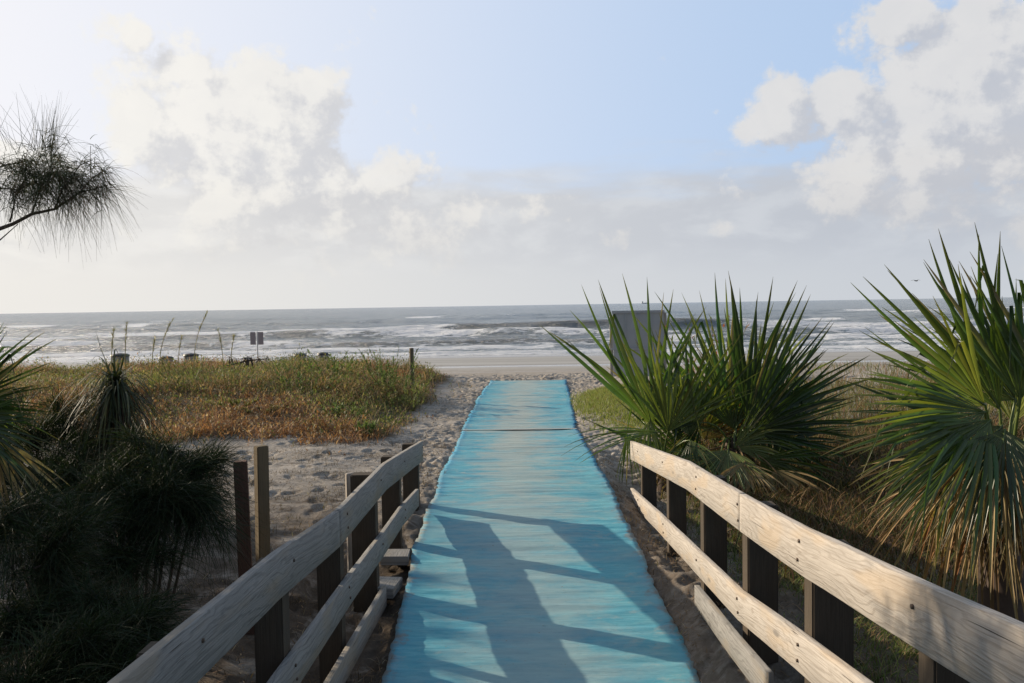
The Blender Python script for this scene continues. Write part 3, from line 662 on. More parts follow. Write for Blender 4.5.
# grass on the right: green mound, strip behind the railing, tan growth farther back
def rd(x, y): return np.clip(np.exp(-(((x-2.45)/1.2)**2+((y-17.6)/3.0)**2)**2)*1.6*(.7+.8*fbm(x*2, y*2, 2, 88)), 0, 1)
p = scatter(60000, 1.0, 5.5, 13.5, 21, rd); n = len(p)
V, F, cc = blades(p, RNG.uniform(.07, .18, n), RNG.uniform(.005, .010, n), pal(n, [(.20, .24, .06), (.26, .29, .08), (.30, .25, .11)], [3, 3, 1]), .5, 3, .5)
tag(obj('mound_grass', fast('mound_grass', V, F, cc), M_GRASS), 'short bright green grass on the low mound right of the far mat', 'grass', kind='stuff')
def rd2(x, y): return ss(1.55, 2.0, x)*np.clip((fbm(x*1.1, y*1.1, 3, 71)-.36)*4, 0, 1)*(1-ss(12, 13, y))
p = scatter(110000, 1.5, 7, 2.5, 13, rd2); n = len(p)
V, F, cc = blades(p, RNG.uniform(.04, .16, n), RNG.uniform(.003, .006, n), pal(n, [(.12, .16, .04), (.20, .19, .07), (.26, .17, .09), (.07, .10, .03)], [4, 2, 2, 2]), .7, 4, .6)
tag(obj('verge_grass', fast('verge_grass', V, F, cc), M_GRASS), 'patchy green and tan grass behind the right railing under the palmettos', 'grass', kind='stuff')
def rd3(x, y): return ss(3.1, 4.6, x)*(.3+.8*fbm(x*.6, y*.6, 3, 73))*(1-.92*ss(17.5, 20.5, y+(fbm(x*.7, y*0, 2, 74)-.5)*3))
p = scatter(130000, 2.9, 20, 12, 27, rd3); n = len(p)
V, F, cc = blades(p, RNG.uniform(.08, .38, n), RNG.uniform(.005, .010, n), pal(n, [(.14, .16, .06), (.26, .21, .11), (.24, .14, .07), (.08, .10, .04)], [4, 3, 3, 3]), .5, 4, .5)
tag(obj('back_dune_grass', fast('back_dune_grass', V, F, cc), M_GRASS), 'tan and green beach grass beyond the right palmettos', 'grass', kind='stuff')
def wl(x, y): return ss(.53, .6, fbm(x*1.2+3*fbm(y, x, 2, 92), y*6, 3, 91))*.9
p = scatter(60000, -7, -1.3, 6.5, 14, wl); n = len(p); p[:, 2] += .015
V, F, cc = blades(p, RNG.uniform(.04, .16, n), RNG.uniform(.0015, .004, n), pal(n, [(.07, .05, .035), (.12, .08, .05), (.04, .03, .02), (.2, .15, .1)], [3, 3, 3, 1]), 4.0, 3, .5)
tag(obj('wrack_line', fast('wrack_line', V, F, cc), M_DRY), 'thin dark lines of dry seaweed and twigs on the sand left of the railing', 'wrack', kind='stuff')
# leaf litter / seaweed bits on the sand near the railings
def ld(x, y): return np.clip((fbm(x*1.5, y*1.5, 3, 75)-.35)*3, 0, 1)*(1-ss(-.03, .05, x-mxl(y))*ss(-.03, .05, mxr(y)-x))*np.where(np.abs(x) < 1.9, 1, .6)
p = np.concatenate([scatter(60000, -5, 2.2, 3, 13, ld), scatter(30000, -2.6, 2.4, 10, 24, ld)]); n = len(p); p[:, 2] += .02
V, F, cc = blades(p, RNG.uniform(.02, .09, n), RNG.uniform(.002, .005, n), pal(n, [(.14, .09, .05), (.22, .14, .08), (.07, .05, .035), (.3, .24, .16)], [3, 2, 3, 1]), 3.0, 3, .5)
tag(obj('leaf_litter', fast('leaf_litter', V, F, cc), M_DRY), 'brown twigs, needles and dry litter strewn on the sand by the railings', 'litter', kind='stuff')

def rd4(x, y): return np.clip(ss(1.75, 2.4, x-.02*(y-8))*ss(6.2, 8.5, y+.45*(x-2))*(1-ss(12.5, 14, y))*(.25+.9*fbm(x*1.2, y*1.2, 3, 77)), 0, 1)
p = scatter(70000, 1.7, 9, 5, 14, rd4); n = len(p)
V, F, cc = blades(p, RNG.uniform(.10, .42, n)*(.5+fbm(p[:, 0]*1.2, p[:, 1]*1.2, 2, 78)), RNG.uniform(.004, .010, n), pal(n, [(.14, .08, .04), (.08, .05, .03), (.24, .16, .09), (.055, .07, .025)], [4, 4, 2, 3]), .6, 5, .7)
tag(obj('dry_thatch', fast('dry_thatch', V, F, cc), M_DRY), 'brown dry thatch and undergrowth around the feet of the palmettos', 'undergrowth', kind='stuff')

# sea oats: individual stalks with a seed head
def seaoat(px, pytop, D, bend, label):
    top = P(px, pytop, D); g0 = float(gz(top.x, top.y)); h = top.z-g0
    e = empty('sea_oats', (top.x, top.y, g0), label, 'sea oats', 'sea oats standing above the dune')
    pts = [(-bend*h*.42*(1-t**3), .0, h*t) for t in np.linspace(0, 1, 8)]
    V, F, c_ = tube(pts, [.008]*7+[.004], 5, (.24, .22, .09)); obj('stalk', fast('stalk', V, F, c_), M_GRASS, e)
    N = 46; f = RNG.uniform(.72, 1, N); base = np.stack([np.interp(f, np.linspace(0, 1, 8), [a[0] for a in pts]), 0*f, f*h], 1)
    V, F, cc = blades(base, RNG.uniform(.08, .15, N), RNG.uniform(.006, .012, N), pal(N, [(.24, .24, .10), (.30, .27, .13)], [1, 1]), .5, 4, .8, wind=(bend*.8, 0)); obj('seed_head', fast('seed_head', V, F, cc), M_GRASS, e)
    N = 16; base = np.zeros((N, 3)); base[:, 0] = pts[0][0]; V, F, cc = blades(base, RNG.uniform(.4, .8, N)*h*.8, RNG.uniform(.006, .010, N), pal(N, [(.16, .20, .06), (.22, .22, .08)], [1, 1]), .35, 6, .7); obj('leaf_tuft', fast('leaf_tuft', V, F, cc), M_GRASS, e)
for a in ((207, 313, 18, .5, 'tallest sea oats stalk, its head bending right just left of the small sign'), (173, 319, 17.5, .55, 'second tallest sea oats stalk, bending right above the bins'),
          (114, 328, 16, .15, 'upright thin sea oats stalk left of the others, above the yucca'), (127, 324, 16.5, .12, 'upright sea oats stalk just right of the leftmost one'),
          (234, 336, 18, .2, 'short sea oats stalk closest to the small sign'), (218, 330, 19, -.2, 'sea oats stalk leaning left between the tallest one and the sign'), (155, 338, 17, .2, 'short sea oats stalk at the left bin'),
          (182, 336, 18.5, .25, 'short sea oats stalk between the two tallest')): seaoat(*a)
# leafy stems by the lone post, green shrubs along the crest
def herb(px, pyb, D, hpx, n, label, wpx=30, cols=((.15, .21, .06), (.20, .25, .09), (.10, .15, .05)), group='leafy plants on the dune'):
    q = P(px, pyb, D); g0 = float(gz(q.x, q.y)); e = empty('leafy_plant', (q.x, q.y, g0), label, 'plant', group); h = (q.z-g0)+hpx*D/820; parts = []; lp = []
    for i in range(n):
        bx_ = random.gauss(0, wpx*D/820*.4); by = random.gauss(0, .2); hx = h*random.uniform(.55, 1.05); ln = random.gauss(0, .15)
        parts.append(tube([(0, 0, -.05), (bx_*.8, by, hx*.5), (bx_+ln*hx, by, hx)], [.006, .005, .003], 4, (.16, .15, .06)))
        N = int(26); f = RNG.uniform(.15, 1, N); base = np.stack([np.interp(f, [0, .5, 1], [bx_*.5, bx_*.8, bx_+ln*hx]), 0*f+by, f*hx], 1)
        lp.append(blades(base, RNG.uniform(.06, .13, N), RNG.uniform(.012, .022, N), pal(N, cols, [1]*len(cols)), 1.1, 4, .3))
    V, F, c_ = merge(parts); obj('stem', fast('stem', V, F, c_), M_GRASS, e); V, F, c_ = merge(lp); obj('leaves', fast('leaves', V, F, c_), M_GRASS, e)
herb(388, 392, 19, 44, 26, 'leafy green plant with pale flower heads just left of the lone post', 36)
herb(330, 380, 20, 28, 22, 'bushy green plant on the dune crest between the bins and the lone post', 40)
herb(290, 380, 20, 20, 10, 'low green plant on the dune crest beneath the bin pair', 30)
herb(345, 425, 15.5, 22, 10, 'green plant low on the front of the dune, above the railing end', 34)
herb(365, 440, 14.2, 20, 12, 'bright green sprig in the sand, closest to the far end of the left railing', 20)
herb(240, 425, 16, 26, 10, 'yellow-green plant in the middle of the rusty growth', 40, ((.2, .22, .06), (.26, .24, .07)))
herb(300, 395, 18, 24, 12, 'green clump halfway up the dune, below the bin pair', 44)
herb(412, 400, 17.5, 26, 14, 'low green plant at the foot of the lone post', 34, ((.2, .22, .08), (.13, .16, .06)))
herb(185, 385, 19, 26, 12, 'olive plant on the dune below the second tallest sea oats', 40, ((.18, .18, .08), (.11, .13, .05)))
herb(270, 430, 15.5, 24, 12, 'olive plant at the front edge of the rusty growth', 44, ((.16, .16, .07), (.2, .15, .08)))
herb(713, 372, 12, 50, 18, 'red-tipped leafy shrub standing behind the middle palmetto', 30, ((.30, .09, .05), (.16, .20, .06), (.25, .14, .06)), None)
# black driftwood tangle on the crest
q = P(248, 370, 21); e = Vector((q.x, q.y, float(gz(q.x, q.y)))); parts = []
for i in range(26):
    x = random.uniform(-.5, .5); parts.append(tube([(x, 0, random.uniform(.2, .35)), (x+random.uniform(-.1, .1), .02, random.uniform(.35, .5)), (x+random.uniform(-.25, .25), 0, random.uniform(.3, .52))], [.014, .010, .004], 5))
parts.append(tube([(-.6, 0, .22), (0, .02, .36), (.55, 0, .40)], [.012, .022, .01], 6))
parts.append(tube([(0, 0, -.05), (.02, 0, .36)], [.02, .02], 6))
V, F, c_ = merge(parts); o_ = obj('driftwood', fast('driftwood', V, F), M_BARK); o_.location = e; tag(o_, 'dark twisted driftwood on the dune crest below the small sign', 'driftwood')
# rounded root-like lump at the foot of the right railing
import bmesh
bm = bmesh.new(); bmesh.ops.create_icosphere(bm, subdivisions=4, radius=1)
for v in bm.verts:
    k_ = .75+.5*float(fbm(v.co.x*2+5, v.co.y*2+v.co.z*1.5, 3, 90)); v.co = Vector((v.co.x*.16*k_, v.co.y*.2*k_, v.co.z*.07*k_))
me = bpy.data.meshes.new('driftwood_lump'); bm.to_mesh(me); bm.free(); q = ground_hit(775, 683); o_ = obj('driftwood_lump', me, plain('brown_lump', (.24, .17, .10), .9, 0, 14, .4), None, True); o_.location = (q.x+.0, q.y, q.z+.03)
tag(o_, 'rounded brown lump of driftwood at the foot of the right railing, bottom edge', 'driftwood')

# ------------------------------------------------------------------ palmettos
def fan(hub, t, n, Rr, nseg, spread, droop, col, tip, join=.36, K=9, cup=.18, wfac=1.0, ragged=.1, curl=.0):
    t = np.array(t, float); t /= np.linalg.norm(t); n = np.array(n, float); n = n-t*np.dot(n, t); n /= np.linalg.norm(n); s_ = np.cross(t, n)
    a = np.linspace(-spread, spread, nseg)+RNG.normal(0, spread/nseg*.38, nseg); da = 2*spread/nseg
    d = np.cos(a)[:, None]*t+np.sin(a)[:, None]*s_; sd_ = -np.sin(a)[:, None]*t+np.cos(a)[:, None]*s_
    L = Rr*(.74+.28*np.cos(a*.8))*RNG.uniform(1-ragged*1.6, 1+ragged*.6, nseg)
    s = np.linspace(0, 1, K)
    off = n[None, None]*(cup*np.abs(np.sin(a))[:, None]*L[:, None]*s[None])[..., None]
    stiff = RNG.uniform(.4, 1.5, nseg); dz_ = (droop*stiff*L)[:, None]*s[None]**2.4
    wob = RNG.normal(0, .035, nseg)[:, None]*np.clip(s[None]-join, 0, 1)**1.3*L[:, None]*3
    wob2 = RNG.normal(0, .05, nseg)[:, None]*np.clip(s[None]-join, 0, 1)**1.3*L[:, None]*2.5
    Pt = hub+d[:, None, :]*(L[:, None]*s[None])[..., None]+off+sd_[:, None, :]*wob[..., None]+n[None, None]*wob2[..., None]
    Pt[..., 2] -= dz_
    sk = RNG.uniform(.45, .8, nseg); kk = (RNG.uniform(0, 1, nseg) < .16)*RNG.uniform(.5, 1.5, nseg)
    kb = np.clip(s[None]-sk[:, None], 0, 1)*kk[:, None]*L[:, None]; Pt[..., 2] -= kb; Pt -= d[:, None, :]*(kb*.55)[..., None]
    sj = join+RNG.uniform(-.06, .06, nseg); wj = (L*sj*np.tan(da/2))*wfac*1.04
    wj = np.minimum(wj, .034)
    Wd = np.where(s[None] < sj[:, None], wj[:, None]*(s[None]/sj[:, None]), wj[:, None]*np.clip(1-((s[None]-sj[:, None])/(1-sj[:, None])), 0, 1)**.65)
    Wd = np.maximum(Wd, .0009)
    br = RNG.uniform(.7, 1.35, nseg)[:, None, None]; hue = RNG.normal(0, .1, (nseg, 1, 1))
    cc = np.array(col)[None, None]*br*np.array([1, 1, 1])+0*s[None, :, None]; cc = cc*(1+hue*np.array([1, 0, -.5]))
    dry = (RNG.uniform(0, 1, nseg) < .07)[:, None, None]*np.clip(s[None, :, None]*1.6-.3, 0, 1); cc = cc*(1-dry)+np.array([.30, .21, .11])*dry
    f = (np.clip((s-.80)/.2, 0, 1)**1.3)[None, :, None]*RNG.uniform(.3, 1, (nseg, 1, 1)); cc = cc*(1-f)+np.array(tip)*f
    f2 = (np.clip(1-s/.3, 0, 1))[None, :, None]*.35; cc = cc*(1-f2)+np.array([.22, .24, .08])*f2
    return ribbons(Pt, Wd, unit(sd_), cc, .75, np.repeat(n[None], nseg, 0))
GREEN = (.070, .108, .026); YEL = (.15, .175, .045); DGR = (.036, .062, .020); TIP = (.24, .17, .08); TAN = (.36, .27, .15); BRN = (.20, .12, .065)
def palmetto(base_xy, label, fronds, dead, trunk_h=.5, trunk_r=.11, extra=(5, 4), esc=1.0):
    bx_, by_ = base_xy; g0 = float(gz(bx_, by_)); e = empty('palmetto', (bx_, by_, g0), label, 'palmetto', 'fan palmettos'); org = np.array([bx_, by_, g0])
    V, F, c_ = tube([(0, 0, -.1), (0.02, 0, trunk_h*.5), (0, .02, trunk_h)], [trunk_r*1.1, trunk_r, trunk_r*.8], 12, (.12, .085, .05)); obj('trunk', fast('trunk', V, F, c_), M_BARK, e)
    fronds = list(fronds); dead = list(dead)
    for _ in range(extra[0]):
        f = random.choice(fronds); fronds.append((f[0]+random.gauss(0, 16)*esc, f[1]+random.gauss(4, 12)*esc, f[2]+random.uniform(.1, .7), f[3]+random.gauss(0, 26), random.uniform(-20, 30), random.uniform(-50, 50), f[6]*random.uniform(.6, .95), f[7], f[8]*random.uniform(.6, 1), f[9]+.04, DGR if random.random() < .6 else YEL))
    for _ in range(extra[1]):
        f = random.choice(dead); dead.append((f[0]+random.gauss(0, 18)*esc, f[1]+random.gauss(6, 12)*esc, f[2]+random.uniform(-.1, .6), f[3]+random.gauss(0, 25), random.uniform(-30, 30), random.uniform(-50, 50), f[6]*random.uniform(.5, .95), max(12, f[7]-8), f[8]*random.uniform(.5, .9), f[9], random.choice((TAN, BRN, BRN))))
    for kind, lst in (('frond', fronds), ('dead_frond', dead)):
        for (px, py, Dd, th, tilt, roll, Rp, ns, sp, dr, col) in lst:
            hub = np.array(P(px, py, Dd)); t = np.array([math.cos(R(th))*math.cos(R(tilt)), math.sin(R(tilt)), math.sin(R(th))*math.cos(R(tilt))])
            vc = unit(np.array([0, 0, CAMZ])-hub); n0 = vc-t*np.dot(vc, t); n0 = n0/np.linalg.norm(n0); s0 = np.cross(t, n0)
            n_ = n0*math.cos(R(roll))+s0*math.sin(R(roll)); Rm = Rp*Dd/820
            V, F, cc = fan(hub, t, n_, Rm, max(8, int(2*sp*1.18/5.0)), R(sp*1.18), dr, col, TIP if kind == 'frond' else TAN, ragged=.12 if kind == 'frond' else .25)
            b0 = org+np.array([random.uniform(-.05, .05), random.uniform(-.05, .05), trunk_h*random.uniform(.6, 1)])
            md = (b0+hub)/2+np.array([0, 0, .12 if kind == 'frond' else .05]); hb = hub+t*Rm*.12
            tV, tF, tC = tube([b0, md*.6+b0*.4+[0, 0, .02], md, hub*.6+md*.4+[0, 0, .02], hub, hb], [.016, .014, .012, .010, .009, .004], 6, (.13, .17, .05) if kind == 'frond' else (.22, .15, .08))
            V, F, cc = merge([(V, F, cc), (tV, tF, tC)]); obj(kind, fast(kind, V-org, F, cc), M_PALM if kind == 'frond' else M_DRY, e)
# each frond: hub pixel, depth, direction angle, tilt, roll, radius px, segments, half spread, droop, colour
palmetto((1.78, 10.7), 'small stiff upright palmetto closest to the blue mat, right of the far railing end', [
    (652, 425, 10.6, 103, 8, 30, 150, 20, 34, .03, GREEN), (668, 432, 10.5, 78, -5, 20, 112, 24, 40, .03, YEL), (660, 432, 10.4, 178, -10, 20, 92, 12, 9, .25, GREEN),
    (650, 420, 10.5, 262, -10, 10, 52, 16, 26, .2, YEL), (690, 436, 10.8, 95, 5, 0, 125, 26, 36, .02, GREEN), (690, 440, 10.3, 280, -30, 20, 45, 14, 40, .3, GREEN)],
    [(690, 470, 10.4, 270, -10, 10, 60, 16, 60, .3, TAN), (670, 455, 10.5, 280, 0, 40, 60, 12, 50, .3, BRN), (700, 455, 10.8, 300, 0, 10, 75, 12, 60, .35, BRN), (705, 440, 11.2, 70, 10, 10, 90, 12, 50, .1, BRN)], .35, .11, (5, 9))
palmetto((2.75, 10.9), 'broad middle palmetto with many crowded fans behind the right railing', [
    (735, 430, 11.1, 98, 10, 10, 150, 30, 38, .02, GREEN), (748, 425, 10.9, 66, 0, 15, 150, 34, 34, .03, DGR), (745, 432, 10.7, 40, -5, 10, 118, 32, 40, .06, DGR),
    (755, 432, 10.6, 20, -10, 25, 110, 26, 40, .15, DGR), (742, 440, 11.3, 110, 20, 10, 120, 26, 40, .03, DGR), (738, 420, 11.4, 75, 25, 30, 140, 24, 34, .03, YEL),
    (728, 450, 10.3, 250, -30, 10, 60, 20, 60, .15, YEL), (760, 460, 10.4, 330, -15, 20, 85, 24, 45, .25, GREEN), (720, 455, 10.4, 200, -20, 30, 60, 14, 40, .2, GREEN),
    (775, 445, 11.3, 5, 10, 10, 90, 24, 45, .2, DGR), (770, 430, 11.6, 48, 20, 10, 110, 26, 40, .06, DGR)],
    [(745, 462, 10.1, 265, -20, 10, 60, 24, 60, .25, TAN), (775, 470, 10.2, 300, -10, 20, 65, 22, 55, .3, TAN), (760, 470, 10.7, 280, 0, 0, 80, 26, 70, .4, BRN), (720, 460, 10.5, 250, 0, 20, 60, 18, 60, .3, BRN), (790, 470, 10.9, 320, 10, 10, 75, 20, 60, .4, BRN)], .55, .13, (15, 9))
palmetto((3.05, 5.3), 'largest palmetto with long drooping fans at the right edge of the view', [
    (1000, 410, 5.2, 118, 5, 15, 185, 22, 26, .02, GREEN), (1020, 400, 5.1, 92, 0, 20, 175, 26, 30, .01, GREEN), (985, 405, 5.0, 150, -8, 10, 150, 34, 34, .07, YEL),
    (985, 412, 4.9, 185, -12, 20, 160, 36, 36, .10, GREEN), (990, 420, 4.8, 215, -15, 10, 150, 34, 34, .16, GREEN), (1005, 430, 4.7, 250, -20, 10, 120, 34, 50, .20, DGR),
    (1045, 400, 5.0, 60, 0, 10, 170, 34, 50, .04, GREEN), (1040, 430, 4.8, 300, -20, 10, 120, 30, 55, .2, GREEN), (1015, 400, 5.5, 135, 20, 15, 150, 30, 40, .05, DGR), (965, 425, 5.3, 200, 10, 20, 125, 28, 40, .14, DGR)],
    [(1000, 450, 4.9, 255, -10, 20, 110, 28, 50, .3, TAN), (1020, 470, 5.0, 265, 0, 0, 110, 28, 60, .3, BRN), (970, 455, 5.2, 235, 0, 20, 110, 24, 45, .4, TAN), (1030, 450, 4.8, 280, -10, 20, 110, 24, 50, .3, TAN), (985, 460, 5.4, 240, 5, 10, 140, 30, 50, .4, BRN)], .75, .14, (8, 10), 1.3)
palmetto((-3.6, 5.2), 'half-hidden palmetto at the left edge with dark fronds pointing right', [
    (-34, 400, 5.2, 62, 0, 10, 100, 26, 35, .05, DGR), (-30, 405, 5.1, 28, -5, 15, 88, 30, 38, .08, DGR), (-32, 415, 5.0, 0, -10, 20, 92, 26, 36, .14, DGR), (-32, 425, 4.9, -32, -10, 10, 90, 22, 40, .2, DGR),
    (-40, 400, 5.4, 95, 5, 20, 110, 24, 40, .05, DGR)], [(-10, 440, 5.0, -70, 0, 10, 90, 20, 45, .3, TAN)], .7, .11, (3, 2), .7)

# yucca-like sapling with hanging dead leaves
def hang(px, py, D, n, lpx, label, low=.55):
    q = P(px, py, D); g0 = float(gz(q.x, q.y)); e = empty('drooping_yucca', (q.x, q.y, g0), label, 'yucca'); h = q.z-g0
    V, F, c_ = tube([(.02, 0, -.1), (-.02, .02, h*.5), (0, 0, h)], [.035, .03, .025], 8, (.1, .08, .05)); obj('stem', fast('stem', V, F, c_), M_BARK, e)
    sc = lpx*D/820
    for nm, N, cols, up, mt, dr in (('green_leaves', n, [(.025, .035, .016), (.04, .05, .022), (.08, .08, .04)], .12, M_NEEDLE, .9), ('dead_leaves', int(n*1.3), [(.06, .045, .03), (.15, .125, .09), (.03, .024, .018)], -.5, M_DRY, .9)):
        a = RNG.uniform(0, 2*PI, N); Lh = sc*RNG.uniform(.3, 1.0, N)**1.2; s = np.linspace(0, 1, 7)[None, :, None]
        zo = RNG.uniform(-low, .02, N)*(sc*1.1 if up < 0 else sc*.25); out_ = RNG.uniform(.1, 1.0, N)*(1.1 if up > 0 else .8)
        d = np.stack([np.cos(a)*out_, np.sin(a)*out_, up+RNG.normal(0, .45, N)], 1)
        Pt = np.array([0, 0, h])+np.stack([0*a, 0*a, zo], 1)[:, None, :]+d[:, None, :]*Lh[:, None, None]*(s**.8); Pt[..., 2] -= Lh[:, None]*s[..., 0]**2*dr*RNG.uniform(.3, 1.3, (N, 1))
        Pt += RNG.normal(0, .05, (N, 1, 3))*Lh[:, None, None]*s**2*3
        sdv = np.stack([-np.sin(a), np.cos(a), 0*a], 1); Wd = (.006*(1-s[..., 0])**.6+.0008)*np.ones((N, 1)); cc = np.repeat(pal(N, cols, [1, 1, 1])[:, None], 7, 1)
        V, F, c_ = ribbons(Pt, Wd, sdv, cc); obj(nm, fast(nm, V, F, c_), mt, e)
hang(116, 380, 6.0, 420, 84, 'dark shaggy yucca with leaves hanging down its stem, left of the dune grass')
hang(122, 356, 30, 50, 9, 'tiny leafy top of a plant growing at the bluish barrel')

# ------------------------------------------------------------------ casuarina trees
def needles(cs, n, ln, spreadr, bias, droop, w, cols, K=6):
    """cs (m,3) tuft centres"""
    cs = np.asarray(cs, float); m_ = len(cs); N = m_*n; c0 = np.repeat(cs, n, 0)+RNG.normal(0, 1, (N, 3))*spreadr
    d = unit(RNG.normal(0, 1, (N, 3))+np.repeat(np.asarray(bias, float).reshape(-1, 3) if np.ndim(bias) > 1 else np.tile(bias, (m_, 1)), n, 0))
    L = ln*RNG.uniform(.45, 1.15, N); s = np.linspace(0, 1, K)[None, :, None]
    Pt = c0[:, None]+d[:, None]*L[:, None, None]*s; Pt[..., 2] -= L[:, None]*droop*s[..., 0]**2*RNG.uniform(.3, 1.4, (N, 1))
    sdv = unit(np.cross(d, RNG.normal(0, 1, (N, 3)))); Wd = w*(1-.75*s[..., 0])*np.ones((N, 1))
    return ribbons(Pt, Wd, sdv, np.repeat(pal(N, cols, [1]*len(cols))[:, None], K, 1))
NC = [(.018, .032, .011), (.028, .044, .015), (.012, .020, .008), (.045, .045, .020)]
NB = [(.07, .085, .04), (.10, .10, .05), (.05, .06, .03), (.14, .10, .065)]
# tree whose trunk stands off the left edge; one limb reaches into the view
TX, TY = -6.4, 5.0; tg0 = float(gz(TX, TY)); e = empty('casuarina_tree', (TX, TY, tg0), 'feathery casuarina limb with drooping needles reaching in at the upper left', 'tree'); org = np.array([TX, TY, tg0])
V, F, c_ = tube([(TX, TY, -.2), (TX+.05, TY, 1.5), (TX-.05, TY+.05, 3.2), (TX, TY, 5.4)], [.14, .12, .09, .03], 10); obj('trunk', fast('trunk', V-org, F), M_BARK, e, True)
D0 = 4.6
def pp(x, y, dd=0): return np.array(P(x, y, D0+dd))
limb = [org+[0, 0, 2.2], pp(-230, 262), pp(-100, 262), pp(-20, 236), pp(13, 224), pp(32, 214), pp(55, 209), pp(79, 193), pp(108, 185)]
parts = [tube(limb, [.05, .035, .024, .013, .010, .009, .007, .005, .003], 7)]
tw = [[(-20, 250), (0, 240), (18, 224)], [(10, 222), (14, 205), (17, 192), (30, 170)], [(-20, 188), (0, 188), (18, 190), (45, 178), (70, 168)], [(32, 214), (40, 190), (52, 165), (50, 135)], [(55, 209), (62, 190), (80, 165), (92, 160)], [(18, 190), (30, 175), (20, 160)], [(79, 193), (92, 178), (105, 170)], [(-20, 175), (5, 165), (35, 160)], [(40, 185), (58, 175), (75, 178), (98, 200)]]
cs = []
for t_ in tw:
    pts = [pp(x, y, random.uniform(-.06, .06)) for x, y in t_]; parts.append(tube(pts, list(np.linspace(.0055, .0022, len(pts))), 5))
    for a_, b_ in zip(pts, pts[1:]):
        for f in np.linspace(0, 1, 4): cs.append(a_+(b_-a_)*f)
V, F, c_ = merge(parts); obj('limb', fast('limb', V-org, F), M_BARK, e, True)
cs = [c_ for c_ in cs if c_[0] > -3.1 and c_[2] > 2.4+(306-200)/820*D0]+[pp(random.gauss(38, 24), random.gauss(172, 12), random.gauss(0, .09)) for _ in range(75)]
parts = [needles(cs, 14, .17, .018, (.45, 0, .15), .75, .0017, NB)]
parts.append(needles([pp(44+random.gauss(0, 6), 150, 0) for _ in range(10)], 9, .33, .02, (.7, 0, 4.0), .12, .0013, NB))
parts.append(needles([pp(0+random.gauss(0, 12), 150, 0) for _ in range(10)], 5, .34, .02, (-1.5, 0, 3.0), .12, .0012, NB))
parts.append(needles([pp(random.uniform(62, 106), random.uniform(172, 195), 0) for _ in range(26)], 13, .22, .015, (1.2, 0, -.8), .7, .0014, NB+[(.16, .09, .06)]))
parts.append(needles([pp(random.uniform(30, 80), random.uniform(175, 200), 0) for _ in range(26)], 6, .24, .015, (.6, 0, -2.0), .3, .0013, NB+[(.16, .09, .06)]))
V, F, cc = merge(parts); obj('needles', fast('needles', V-org, F, cc), M_NEEDLE, e)
# its crown, off the frame, keeps the bushes in the corner in shade
cs = []; 
while len(cs) < 520:
    v_ = RNG.uniform(-1, 1, 3)
    if np.dot(v_, v_) < 1: cs.append(np.array([TX, TY+.25, 3.0])+v_*np.array([1.5, 1.35, 2.6]))
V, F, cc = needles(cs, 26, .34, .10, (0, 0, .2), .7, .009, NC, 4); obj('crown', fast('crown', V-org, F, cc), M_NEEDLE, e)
br = merge([tube([org+[0, 0, 1+i*.28], org+[random.uniform(-1, 1)*1.0, random.uniform(-1, 1)*.9, 1.6+i*.3]], [.03, .01], 5) for i in range(14)]); obj('branches', fast('branches', br[0]-org, br[1]), M_BARK, e)

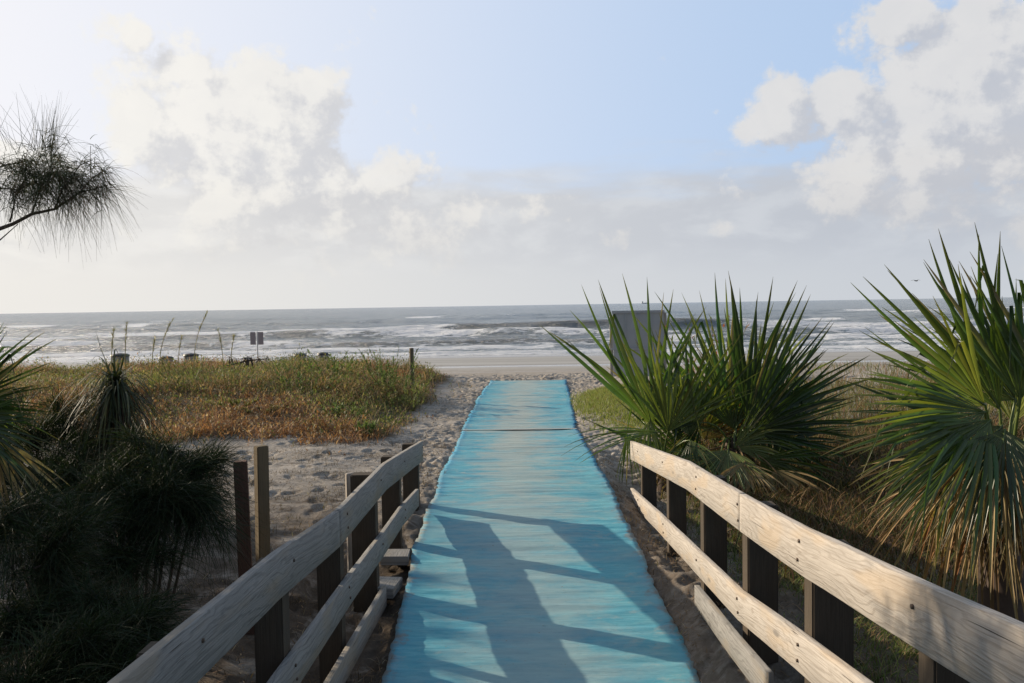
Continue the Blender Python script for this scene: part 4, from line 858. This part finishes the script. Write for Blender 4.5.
def bush(base, label, cl, n=26, ln=.30, w=.0022, cols=NC, bias=(.25, -.1, .5)):
    g0 = float(gz(*base)); e = empty('casuarina_bush', (base[0], base[1], g0), label, 'bush', 'young casuarina bushes'); org = np.array([base[0], base[1], g0]); cs = []; bi = []; st = []
    for (px, py, Dd, r, m_) in cl:
        c0 = np.array(P(px, py, Dd)); rr = r*Dd/820
        st.append(tube([org+[0, 0, .05], (org+c0)/2+[0, 0, -.1], c0], [.018, .012, .006], 5))
        nb = max(3, m_//8)
        for _ in range(nb):
            v_ = unit(RNG.normal(0, 1, 3)+np.array([.35, 0, .35])); root = c0-v_*rr*.35; Lb = rr*random.uniform(1.0, 1.75); pts = [root+v_*Lb*f+np.array([0, 0, -.22*Lb*f*f])+RNG.normal(0, .012, 3) for f in np.linspace(0, 1, 9)]
            st.append(tube(pts[::2], [.006, .005, .004, .003, .0015], 4))
            for p_ in pts: cs.append(p_); bi.append(v_*1.5+np.array([0, 0, .25]))
    V, F, c_ = merge(st); obj('branches', fast('branches', V-org, F), M_BARK, e)
    V, F, cc = needles(cs, n, ln, .03, np.array(bi), .45, w, cols, 5); obj('needles', fast('needles', V-org, F, cc), M_NEEDLE, e)
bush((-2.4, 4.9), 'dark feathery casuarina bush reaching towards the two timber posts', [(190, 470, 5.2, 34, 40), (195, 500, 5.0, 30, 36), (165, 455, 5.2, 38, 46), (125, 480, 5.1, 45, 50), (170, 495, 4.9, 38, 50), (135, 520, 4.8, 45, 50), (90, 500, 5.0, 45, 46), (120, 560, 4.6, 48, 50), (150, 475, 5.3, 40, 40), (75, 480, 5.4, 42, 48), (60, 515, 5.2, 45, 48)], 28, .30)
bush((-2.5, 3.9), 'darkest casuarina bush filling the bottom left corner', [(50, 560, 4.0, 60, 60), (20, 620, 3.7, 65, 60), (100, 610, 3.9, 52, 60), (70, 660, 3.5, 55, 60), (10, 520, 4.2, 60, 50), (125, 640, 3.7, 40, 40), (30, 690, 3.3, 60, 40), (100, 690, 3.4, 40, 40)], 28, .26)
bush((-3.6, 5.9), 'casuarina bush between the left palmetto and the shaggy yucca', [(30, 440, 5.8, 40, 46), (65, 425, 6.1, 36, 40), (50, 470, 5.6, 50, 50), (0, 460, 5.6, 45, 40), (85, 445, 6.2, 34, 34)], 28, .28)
# low bushes just beyond the left edge: they shade the sand behind the left railing
bush((-7.6, 9.6), 'low casuarina thicket at the left edge behind the palmetto', [(-110, 370, 9.6, 70, 80), (-180, 355, 9.2, 70, 80), (-70, 375, 10.4, 55, 70), (-260, 350, 8.6, 80, 80), (-110, 430, 9.0, 80, 70), (-50, 400, 11.0, 50, 60), (-40, 440, 10.4, 60, 60), (-200, 430, 8.8, 80, 70)], 30, .40, .010, bias=(0, 0, .3))
